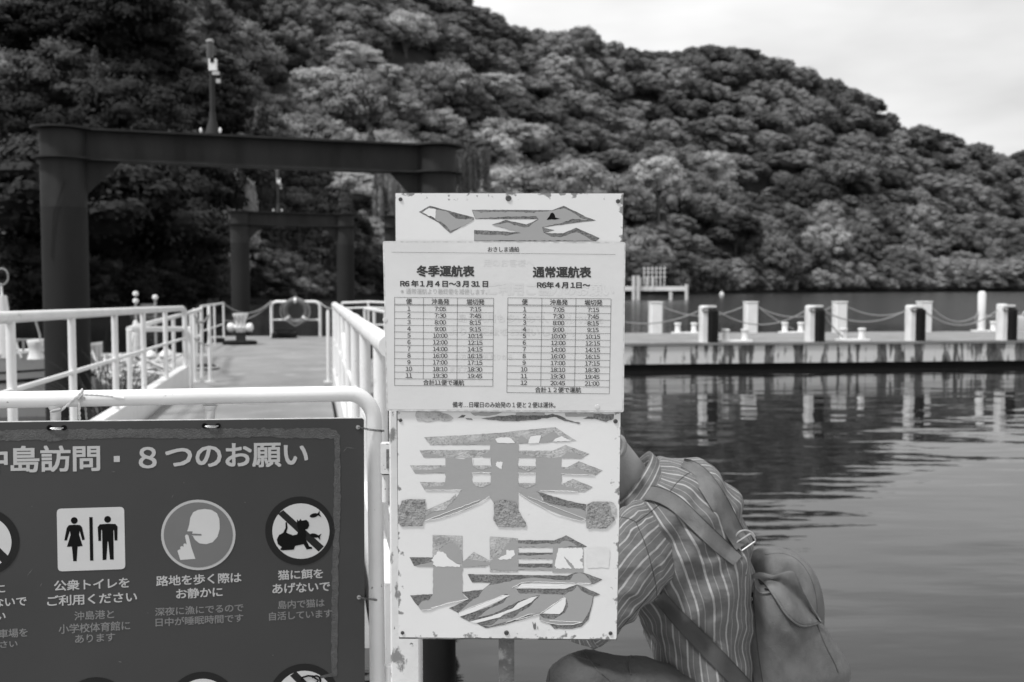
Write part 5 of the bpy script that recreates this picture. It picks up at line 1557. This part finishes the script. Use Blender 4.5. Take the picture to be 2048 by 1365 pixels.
mb = MB(); lay(mb, SP, O2, "※通常運航より最終便を減便します。", 801.5, 974.5, 577, 11.5, SLP, 0, 0); mb.build("faded_lettering", M['ink_faded'], tt, smooth=False)
mb = MB()


def line(mb, a_, b_, w_=.62):
    dx, dy = b_[0] - a_[0], b_[1] - a_[1]; l_ = math.hypot(dx, dy); nx_, ny_ = -dy / l_ * w_ / 2, dx / l_ * w_ / 2
    lay_n[0] += 1
    o_ = O2 + (lay_n[0] % 50) * 2e-6
    mb.poly([SP.hit(a_[0] + nx_, a_[1] + ny_, o_), SP.hit(b_[0] + nx_, b_[1] + ny_, o_), SP.hit(b_[0] - nx_, b_[1] - ny_, o_), SP.hit(a_[0] - nx_, a_[1] - ny_, o_)])


def z4(x, y): return (760 + x / 4.096, 580 + y / 4.096)


line(mb, (783.2, 504.8), (1231, 509.4), .5)
tx = MB()
L_T = [z4(119, 62), z4(931, 70), z4(924, 791), z4(119, 784)]
R_T = [z4(1047, 66), z4(1893, 75), z4(1878, 853), z4(1039, 842)]
dep = ["7:05", "7:30", "8:00", "9:00", "10:00", "12:00", "14:00", "16:00", "17:00", "18:10", "19:30", "20:45"]
arr = ["7:15", "7:45", "8:15", "9:15", "10:15", "12:15", "14:15", "16:15", "17:15", "18:30", "19:45", "21:00"]
for T_, hv, hv2, nrow, cu, tot in ((L_T, .0776, .0890, 11, (0, .292, .634, 1), "合計11便で運航"), (R_T, .0722, .0835, 12, (0, .33, .66, 1), "合計１２便で運航")):
    dv = (1 - hv2) / (nrow + 1)
    vs_ = [0, hv, hv2] + [hv2 + dv * k for k in range(1, nrow + 2)]
    for v in vs_: line(mb, bil(T_, 0, v), bil(T_, 1, v), .7)
    for k, u in enumerate(cu): line(mb, bil(T_, u, 0), bil(T_, u, 1 if k in (0, 3) else 1 - dv), .7)
    for k, s in enumerate(("便", "沖島発", "堀切発")):
        x, y = bil(T_, (cu[k] + cu[k + 1]) / 2, hv / 2 + .004); layc(tx, SP, O3, s, x, y, 11.4, SLP, .012)
    for r_ in range(nrow):
        v = hv2 + dv * (r_ + .5)
        for k, s in enumerate((str(r_ + 1), dep[r_], arr[r_])):
            x, y = bil(T_, (cu[k] + cu[k + 1]) / 2, v); layc(tx, SP, O3, s, x, y, 8.9, SLP, .014, 1.0)
    x, y = bil(T_, .5, 1 - dv / 2); layc(tx, SP, O3, tot, x, y, 11.2, SLP, .012)
mb.build("table_rules", M['ink_line'], tt, smooth=False)["kind"] = "stuff"
tx.build("table_lettering", M['ink'], tt, smooth=False)["kind"] = "stuff"
for x, y in ((1194.5, 814), (770, 640)):
    mb = MB(); mb.lathe(SP.hit(x, y, NP + .0004), [(.0042, 0), (.004, .0006), (.0015, .0008)], 16, QS); mb.build("pin_head", M['ghost_soft'], tt)

# ================================================================== PERSON
per = thing("person", "person in striped shirt crouching at the quay edge with back turned, carrying a rucksack", "person", Vector((P(1330, 1400, 2.6).x, 2.6, .75)))


def catmull(tab, n):
    out = []
    m = len(tab)
    for i in range(m - 1):
        p0, p1, p2, p3 = tab[max(i - 1, 0)], tab[i], tab[i + 1], tab[min(i + 2, m - 1)]
        for k in range(n):
            t = k / n
            out.append([.5 * ((2 * b) + (c - a) * t + (2 * a - 5 * b + 4 * c - d) * t * t + (-a + 3 * b - 3 * c + d) * t ** 3) for a, b, c, d in zip(p0, p1, p2, p3)])
    out.append(list(tab[-1]))
    return out


def folds(p, seed, amp, f=(14, 14, 5), ridge=True):
    q = Vector((p.x * f[0], p.y * f[1], p.z * f[2])) + Vector((seed, 0, 0))
    v = noise.noise(q)
    if ridge: v = .35 - abs(v) * 1.6 + .4 * noise.noise(q * 2.3)
    return v * amp


def body_loft(secs, n, nseg, p=2.3, fold=None, un=1, cap=True):
    mb = MB(); rings = []
    for ax, ay, bx, by, y, t in catmull(secs, n):
        A_, B_ = P(ax, ay, y), P(bx, by, y)
        c = (A_ + B_) / 2
        rg = ell(c, (B_ - A_) / 2, Vector((0, t, 0)), nseg, p)
        if fold: rg = [q + (q - c).normalized() * fold(q) for q in rg]
        rings.append(rg)
    mb.loft(rings, cap)
    return mb


def finish(mb, name, m, parent, un=1, swap=False, ang=80):
    o = mb.build(name, m, parent, ang=ang)
    if o.data.uv_layers:
        for l_ in o.data.uv_layers[0].data:
            u, v = l_.uv
            l_.uv = (v * un, u) if swap else (u * un, v)
    return o


TOR = [(1238, 1010, 1318, 918, 2.60, .075), (1240, 1050, 1366, 916, 2.60, .125), (1243, 1090, 1418, 930, 2.61, .175), (1250, 1135, 1462, 978, 2.62, .2), (1262, 1180, 1487, 1045, 2.62, .205),
       (1284, 1215, 1496, 1110, 2.62, .20), (1290, 1250, 1496, 1180, 2.62, .19), (1300, 1300, 1494, 1270, 2.62, .18), (1318, 1355, 1492, 1350, 2.62, .18), (1330, 1430, 1500, 1430, 2.62, .185), (1320, 1520, 1500, 1520, 2.62, .18)]


def torso_fold(q):
    d = Vector((.55, 0, .83))
    s = q.dot(d); r_ = q.dot(Vector((.83, 0, -.55)))
    v = noise.noise(Vector((r_ * 22, q.y * 5, s * 6))) * .018 + (.3 - abs(noise.noise(Vector((r_ * 9 + 7, q.y * 4, s * 15))))) * .027
    # the roll of cloth at the waist
    return v


tmb = body_loft(TOR, 9, 110, 2.25, torso_fold)
tor = finish(tmb, "shirt", M['shirt'], per, 28)
SLV = [(1285, 1000, 1368, 1120, 2.50, .06), (1252, 1015, 1350, 1150, 2.47, .078), (1218, 1050, 1322, 1176, 2.44, .085), (1182, 1095, 1300, 1205, 2.42, .083), (1150, 1150, 1262, 1240, 2.405, .078), (1128, 1205, 1222, 1274, 2.40, .07), (1118, 1240, 1190, 1292, 2.40, .06)]
smb = body_loft(SLV, 8, 72, 2.1, lambda q: folds(q, 3.3, .012, (16, 10, 22)))
slv = finish(smb, "sleeve", M['shirt'], per, 19)
FSL = [(1120, 1262, 1205, 1285, 2.40, .062), (1118, 1235, 1190, 1268, 2.39, .058), (1085, 1170, 1160, 1185, 2.38, .05), (1075, 1110, 1135, 1112, 2.38, .042)]
finish(body_loft(FSL, 6, 40, 2.1, lambda q: folds(q, 8.3, .005)), "sleeve", M['shirt'], per, 14)
SR = [(1260, 1010, 1350, 1100, 2.74, .06), (1215, 1060, 1310, 1160, 2.78, .08), (1150, 1150, 1262, 1230, 2.80, .075), (1118, 1230, 1190, 1282, 2.80, .06), (1100, 1190, 1170, 1205, 2.79, .05), (1075, 1110, 1135, 1112, 2.77, .042)]
finish(body_loft(SR, 6, 48, 2.1, lambda q: folds(q, 5.3, .006)), "sleeve", M['shirt'], per, 17)
# seams of sleeve and yoke, raised stitched ridges lying on the cloth
V_ = [Vector(v) for v in tmb.v]; nV = len(V_)
BV = BVHTree.FromPolygons(V_ + [Vector(v) for v in smb.v], list(tmb.f) + [tuple(i + nV for i in f) for f in smb.f])


def cast(bv, px, py, off, fb):
    d = ray(px, py).normalized()
    h = bv.ray_cast(C, d)
    if h[0] is None: return None if fb is None else P(px, py, fb - off)
    return h[0] - d * off


def resample(pts, n):
    return [tuple(q) for q in catmull([list(p) for p in pts], n)]


def seam(pts, m, parent, bv=None, r_=.001, off=.0004, fb=2.5, name="seam"):
    mb = MB(); mb.tube([q for q in (cast(bv or BV, x, y, off, None) for x, y in resample(pts, 8)) if q is not None], r_, 6); return mb.build(name, m, parent)


M['seam'] = mat("seam_thread", .045, .9)
for l_ in ([(1272, 1045), (1288, 1082), (1300, 1120), (1312, 1172), (1314, 1205)], [(1240, 1034), (1258, 1038), (1273, 1045)], [(1273, 1045), (1300, 1025), (1330, 1000)], [(1330, 998), (1352, 968), (1372, 950), (1384, 945)]):
    seam(l_, M['seam'], per)


def ribbon(pts, width, off, th, name, m, parent, bv=None, fb=2.5, n=8, follow=True, stitch=False):
    """cloth band along pts [(px,py)], laid on the surface"""
    c = resample(pts, n); rings = []; e1, e2 = [], []
    ws = width if isinstance(width, (list, tuple)) else [width] * len(pts)
    wl = [q[0] for q in catmull([[w_] for w_ in ws], n)]
    last = fb
    for i, (x, y) in enumerate(c):
        x0, y0 = c[max(i - 1, 0)]; x1, y1 = c[min(i + 1, len(c) - 1)]
        dx, dy = x1 - x0, y1 - y0; l_ = math.hypot(dx, dy) or 1
        nx_, ny_ = -dy / l_ * wl[i] / 2, dx / l_ * wl[i] / 2
        row = []
        mid = cast(bv or BV, x, y, off, last)
        if i: mid = P(x, y, pm_ + max(-.012, min(.012, mid.y - pm_)))
        pm_ = mid.y
        last = mid.y + off
        for k in range(7):
            s = -1 + 2 * k / 6
            q = cast(bv or BV, x + nx_ * s, y + ny_ * s, off, last)
            q = P(x + nx_ * s, y + ny_ * s, mid.y + max(-.012, min(.03, q.y - mid.y)))
            row.append(q)
        vd = ray(x, y).normalized()
        rings.append(row + [q + vd * th for q in row[::-1]])
        e1.append(row[0] - vd * .0005); e2.append(row[-1] - vd * .0005)
    # relax along the band so it does not copy every crease
    for _ in range(3):
        rings = [rings[0]] + [[(a + b * 2 + c_) / 4 for a, b, c_ in zip(rings[i - 1], rings[i], rings[i + 1])] for i in range(1, len(rings) - 1)] + [rings[-1]]
    mb = MB(); mb.loft(rings); mb.uv.clear()
    o = mb.build(name, m, parent, ang=50)
    if stitch:
        mb = MB(); mb.tube([r_[0] - ray(1400, 1000).normalized() * .0006 for r_ in rings], .0009, 5); mb.tube([r_[6] - ray(1400, 1000).normalized() * .0006 for r_ in rings], .0009, 5)
        mb.build("hem", M['seam'], o)
    return o


# collar
mb = MB()
rings = []
for ax, ay, bx, by, t in ((1238, 1068, 1330, 938, .116), (1235, 1036, 1319, 920, .1), (1232, 1000, 1302, 904, .08), (1234, 1000, 1298, 910, .071), (1238, 1030, 1305, 930, .08)):
    A_, B_ = P(ax, ay, 2.6), P(bx, by, 2.6)
    rings.append(ell((A_ + B_) / 2, (B_ - A_) / 2, Vector((0, t, 0)), 48, 2.2))
mb.loft(rings, cap=False)
finish(mb, "collar", M['shirt'], per, 34, swap=True)
# striped forearm cuff that shows under the sign
seam([(1236, 1262), (1275, 1220), (1311, 1176)], M['seam'], per)


def skin(name, verts, edges, rad, m, parent, sub=2):
    me = bpy.data.meshes.new(name); me.from_pydata([tuple(v) for v in verts], edges, []); me.materials.append(m)
    o = bpy.data.objects.new(name, me); COL.objects.link(o)
    o.parent = parent; o.matrix_parent_inverse = Matrix.Translation(-parent.location)
    sk = o.modifiers.new("skin", 'SKIN'); sk.use_smooth_shade = True
    for i, r_ in enumerate(rad):
        rr = r_ if isinstance(r_, tuple) else (r_, r_)
        me.skin_vertices[0].data[i].radius = rr
    me.skin_vertices[0].data[0].use_root = True
    sb = o.modifiers.new("sub", 'SUBSURF'); sb.levels = sub; sb.render_levels = sub
    return o


v, e, r_ = [], [], []


def jn_(p, rad, prev=None):
    v.append(p); r_.append(rad)
    if prev is not None: e.append((prev, len(v) - 1))
    return len(v) - 1


pel = jn_(P(1425, 1470, 2.62), .12); s1 = jn_(P(1395, 1330, 2.62), .11, pel); ch = jn_(P(1345, 1130, 2.62), .12, s1); nb = jn_(P(1290, 1000, 2.6), .065, ch)
n1 = jn_(P(1250, 945, 2.59), .056, nb); h0 = jn_(P(1218, 915, 2.58), .07, n1); h1 = jn_(P(1176, 880, 2.57), .093, h0); h2 = jn_(P(1142, 842, 2.56), .075, h1)
nose = jn_(P(1095, 905, 2.56), .018, h1)
for s, Y, wr in ((-1, 2.45, (1100, 1100)), (1, 2.77, (1100, 1100))):
    sh = jn_(P(1310, 1085, 2.6 + s * .14), .055, ch); el_ = jn_(P(1175, 1250, Y - .04), .042, sh); w_ = jn_(P(wr[0], wr[1], 2.6 + s * .2), .028, el_)
    pm = jn_(P(1090, 1030, 2.6 + s * .15), (.034, .018), w_)
    for k in range(4):
        a_ = jn_(P(1062 + 14 * k, 985 - 4 * k, 2.6 + s * (.11 - .004 * k)), .0095, pm); b_ = jn_(P(1050 + 14 * k, 955 - (8, 12, 11, 5)[k], 2.6 + s * .075), .0085, a_); jn_(P(1056 + 14 * k, 935 - (4, 9, 8, 2)[k], 2.6 + s * .04), .0075, b_)
    t0 = jn_(P(1110, 1010, 2.6 + s * .11), .011, pm); jn_(P(1105, 980, 2.6 + s * .07), .0095, t0)
for s in (-1, 1):
    hp = jn_(P(1420, 1475, 2.62 + s * .1), .09, pel); kn = jn_(P(1160, 1352, 2.62 + s * .19), .05, hp); an = jn_(P(1225, 1600, 2.62 + s * .17), .035, kn)
    jn_(P(1225, 1625, 2.62 + s * .17), .035, an)
skin("body", v, e, r_, M['skin'], per)
# ear, hair cap
ec = P(1236, 893, 2.485)
mb = MB(); mb.tube([P(1236 + 13 * math.cos(t), 890 + 19 * math.sin(t) + 2, 2.485 - .006 * math.cos(t)) for t in [k * .45 - 2.2 for k in range(11)]], [.005, .006, .007, .007, .007, .007, .007, .0075, .008, .008, .006], 8); mb.build("ear", M['skin'], per)
mb = MB(); mb.loft([ell(P(x, y, 2.565), Vector((0, 0, a_)), Vector((.25 * a_, a_ * .98, 0)), 24, 2) for x, y, a_ in ((1110, 838, .03), (1128, 842, .07), (1160, 858, .095), (1195, 872, .098), (1225, 885, .082), (1243, 895, .05))]); mb.uv.clear(); mb.build("hair", M['hair'], per)

# trousers
v, e, r_ = [], [], []
w0 = jn_(P(1420, 1465, 2.62), (.155, .13))
for s, kx, ky, ky2 in ((-1, 1150, 1340, 2.42), (1, 1190, 1375, 2.80)):
    hp = jn_(P(1385, 1440, 2.62 + s * .12), .12, w0); md_ = jn_(P(1275, 1395, 2.62 + s * .17), .112, hp); kn = jn_(P(kx, ky, ky2), .096, md_)
    k2 = jn_(P(kx - 2, ky + 60, ky2), .096, kn); cf = jn_(P(kx + 30, ky + 150, ky2 + .01), .066, k2); jn_(P(kx + 62, 1605, ky2 + .02), .055, cf)
tr = skin("trousers", v, e, r_, M['trousers'], per, 3)
tx_ = bpy.data.textures.new("cloth_folds", 'CLOUDS'); tx_.noise_scale = .11; tx_.noise_depth = 2
dm = tr.modifiers.new("folds", 'DISPLACE'); dm.texture = tx_; dm.strength = .045; dm.mid_level = .5; dm.texture_coords = 'GLOBAL'
bpy.context.view_layer.update()
_e = tr.evaluated_get(bpy.context.evaluated_depsgraph_get()).to_mesh()
_off = Vector((0, 0, 0))
TBV = BVHTree.FromPolygons([q.co.copy() for q in _e.vertices], [tuple(f.vertices) for f in _e.polygons])
for l_ in ([(1126, 1283), (1112, 1305), (1100, 1335), (1098, 1362)], [(1086, 1325), (1105, 1312), (1130, 1309), (1170, 1318), (1200, 1330)], [(1152, 1284), (1172, 1310), (1195, 1340), (1225, 1366)], [(1262, 1312), (1258, 1330), (1262, 1350)]):
    seam(l_, M['trousers'], per, TBV, .0022, .0012, 2.4)
# shoes
for s, kx, Y in ((-1, 1210, 2.44), (1, 1252, 2.82)):
    a_ = P(kx, 1640, Y); z0 = .752
    mb = MB(); mb.loft([[Vector((a_.x + x, Y + wy * math.cos(t), z0 + max(0, .5 + .5 * math.sin(t)) * h)) for t in [k * .393 for k in range(16)]] for x, wy, h in ((.09, .01, .02), (.08, .036, .07), (.03, .04, .1), (-.06, .045, .085), (-.13, .047, .06), (-.18, .035, .04), (-.2, .01, .02))]); mb.uv.clear()
    mb.build("shoe", M['rubber'], per)
mb = MB(); mb.box(P(1075, 930, 2.6), (.07, .13, .085)); mb.lathe(P(1040, 930, 2.6), [(.034, 0), (.034, .05), (.03, .06)], 20, Matrix.Rotation(R(-90), 3, 'Y'))
tag(mb.build("camera_body", M['rubber']), "small black camera held to the crouching person's face, hidden behind the sign", "camera")

# ================================================================== RUCKSACK
bag = thing("rucksack", "soft canvas rucksack with buckled straps on the crouching person's back", "rucksack", P(1560, 1300, 2.6))
BAG = [(1482, 1149, 1512, 1149, 2.6, .05), (1480, 1153, 1535, 1151, 2.6, .09), (1481, 1172, 1566, 1165, 2.6, .11), (1481, 1205, 1602, 1195, 2.6, .122), (1480, 1250, 1640, 1242, 2.6, .13), (1479, 1300, 1668, 1290, 2.6, .135),
       (1477, 1345, 1688, 1325, 2.6, .135), (1478, 1390, 1680, 1368, 2.6, .125), (1484, 1430, 1650, 1420, 2.6, .1), (1510, 1450, 1600, 1450, 2.6, .04)]


def bag_fold(q):
    d = Vector((.5, 0, -.86))
    a_ = q.dot(d); b_ = q.dot(Vector((.86, 0, .5)))
    return noise.noise(Vector((b_ * 16, q.y * 6, a_ * 5))) * .024 + (.3 - abs(noise.noise(Vector((b_ * 9 + 3, q.y * 5, a_ * 4 + 2))))) * .03


bmb = body_loft(BAG, 8, 84, 2.7, bag_fold)
bmb.uv.clear()
bmb.build("pouch", M['canvas'], bag, ang=80)
BB = BVHTree.FromPolygons([Vector(q) for q in bmb.v], list(bmb.f))
LID = [(1524, 1103, 1562, 1100, 2.66, .03), (1506, 1112, 1592, 1110, 2.66, .075), (1496, 1132, 1616, 1130, 2.66, .1), (1491, 1160, 1632, 1158, 2.66, .112), (1490, 1200, 1641, 1200, 2.66, .118), (1496, 1248, 1643, 1246, 2.66, .115), (1510, 1270, 1640, 1266, 2.66, .1)]
lmb = body_loft(LID, 8, 72, 2.3, lambda q: noise.noise(q * 9) * .008); lmb.uv.clear()
lmb.build("lid", M['canvas'], bag, ang=80)
LB = BVHTree.FromPolygons([Vector(q) for q in lmb.v], list(lmb.f))
seam([(1530, 1110), (1562, 1107), (1592, 1118), (1614, 1142), (1628, 1175), (1634, 1210), (1633, 1238)], M['seam'], bag, LB, .0007, .0005, 2.55)
# side pocket flap
top = resample([(1500, 1152), (1520, 1146), (1548, 1151), (1586, 1143), (1606, 1182), (1628, 1218), (1643, 1243)], 6)
bot = resample([(1502, 1156), (1518, 1156), (1533, 1170), (1552, 1198), (1575, 1232), (1604, 1252), (1643, 1244)], 6)
rows = 9; n_ = len(top)
vs, fs = [], []
for j_ in range(rows + 1):
    t = j_ / rows
    for i in range(n_):
        x = top[i][0] * (1 - t) + bot[i][0] * t; y = top[i][1] * (1 - t) + bot[i][1] * t
        off = .014 + .016 * math.sin(math.pi * min(1, t * .9)) * math.sin(math.pi * i / (n_ - 1)) + .006 * noise.noise(Vector((x * .05, y * .05, 2)))
        q = cast(BB, x, y, off, 2.50)
        if q.y > 2.53: q = P(x, y, 2.53 - off)
        vs.append(q)
for _ in range(4):
    w2 = list(vs)
    for j_ in range(rows + 1):
        for i in range(1, n_ - 1):
            nb_ = [vs[j_ * n_ + i - 1], vs[j_ * n_ + i + 1]] + ([vs[(j_ - 1) * n_ + i]] if j_ else []) + ([vs[(j_ + 1) * n_ + i]] if j_ < rows else [])
            yy = sum(q.y for q in nb_) / len(nb_)
            q = vs[j_ * n_ + i]; k = (q.y * .5 + yy * .5)
            d_ = q - C; w2[j_ * n_ + i] = C + d_ * (k / q.y)
    vs = w2
fs = [(j_ * n_ + i, j_ * n_ + i + 1, (j_ + 1) * n_ + i + 1, (j_ + 1) * n_ + i) for j_ in range(rows) for i in range(n_ - 1)]
mb = MB(); mb.add(vs, fs)
fl = mb.build("pocket_flap", M['canvas'], bag, ang=80)
sm = fl.modifiers.new("thick", 'SOLIDIFY'); sm.thickness = .003
mb = MB(); mb.tube([vs[rows * n_ + i] - Vector((0, .002, 0)) for i in range(n_)], .0028, 8); mb.build("flap_piping", M['canvas'], bag)
mb = MB(); mb.tube([cast(BB, x, y, .003, 2.48) for x, y in resample([(1508, 1154), (1510, 1170), (1516, 1183), (1528, 1187), (1546, 1184)], 6)], .0026, 8); mb.build("pocket_lip", M['canvas'], bag)
mb = MB(); mb.poly([cast(BB, x, y, .0035, 2.48) for x, y in ((1515, 1158), (1527, 1158), (1538, 1168), (1545, 1182), (1530, 1180), (1520, 1168))]); mb.build("pocket_mouth_shade", M['rubber'], bag)  # flat dark patch painted for the shade inside the pocket opening
for l_ in ([(1492, 1152), (1493, 1200), (1496, 1250), (1500, 1300), (1508, 1370)], [(1509, 1156), (1508, 1200), (1511, 1250), (1517, 1310), (1527, 1375)]):
    seam(l_, M['seam'], bag, BB, .0012, .0006, 2.5)
seam([(1634, 1250), (1650, 1290), (1668, 1325), (1676, 1345)], M['seam'], bag, BB, .0016, .0005, 2.5)
# woven label with a small curl mark
mb = MB(); mb.poly([cast(BB, x, y, .004, 2.48) for x, y in ((1495.5, 1185), (1506, 1185.3), (1506.5, 1208), (1496, 1208))]); lb = mb.build("woven_label", M['rubber'], bag)
mb = MB(); mb.tube([cast(BB, x, y, .0055, 2.48) for x, y in ((1499.5, 1203), (1503.5, 1203.2), (1504.5, 1199), (1503.5, 1195), (1500.5, 1195.5), (1500, 1199), (1503, 1199.5), (1502.5, 1193), (1500.5, 1190.5))], .0007, 5); mb.build("label_mark", M['flake'], lb)
# straps
ribbon([(1364, 930), (1384, 939), (1410, 963), (1440, 1010), (1464, 1056), (1486, 1092)], [26, 33, 37, 38, 36, 33], .012, .005, "shoulder_strap", M['canvas'], bag, fb=2.62, stitch=True)
ribbon([(1252, 1012), (1272, 996), (1300, 986), (1345, 1003), (1392, 1046), (1438, 1090), (1476, 1122)], [24, 26, 29, 31, 31, 31, 26], .008, .005, "shoulder_strap", M['canvas'], bag, stitch=True)
ribbon([(1318, 1192), (1352, 1232), (1396, 1278), (1444, 1326), (1492, 1378)], [26, 30, 34, 34, 34], .008, .004, "lower_strap", M['canvas_dark'], bag, stitch=True)
ribbon([(1484, 1118), (1486, 1135), (1489, 1156)], [12, 11, 11], .012, .004, "anchor_tape", M['canvas_dark'], bag, BB, 2.49)
ribbon([(1488, 1098), (1492, 1112), (1482, 1122)], [32, 20, 8], .018, .004, "strap_tip", M['canvas'], bag, BB, 2.5)
yb = cast(BV, 1490, 1085, .02, 2.5).y
yb = min(yb, 2.46)
cs = [(1472, 1086), (1502, 1067), (1512, 1082), (1482, 1103)]
mb = MB(); mb.tube([P(x, y, yb) for x, y in rrect(cs, 4)], .0021, 8, closed=True); mb.build("slider_buckle", M['metal'], bag)
mb = MB(); mb.tube([P(1490 + 20 * math.cos(t), 1079 + 18 * math.sin(t), yb + .004) for t in [math.pi * .92 + k * .26 for k in range(13)]], .0023, 8); mb.build("ring_buckle", M['metal'], bag)
mb = MB(); mb.tube([P(x, y, yb) for x, y in resample([(1474, 1117), (1482, 1114), (1490, 1118), (1493, 1123)], 4)], .0022, 8); mb.build("small_ring", M['metal'], bag)
mb = MB(); mb.tube([P(x, y, yb + .006) for x, y in resample([(1484, 1120), (1487, 1135), (1492, 1152)], 4)], .0016, 6); mb.build("tape_edge", M['seam'], bag)

if __name__ == "__main__":
    print("objects", len(S.objects))
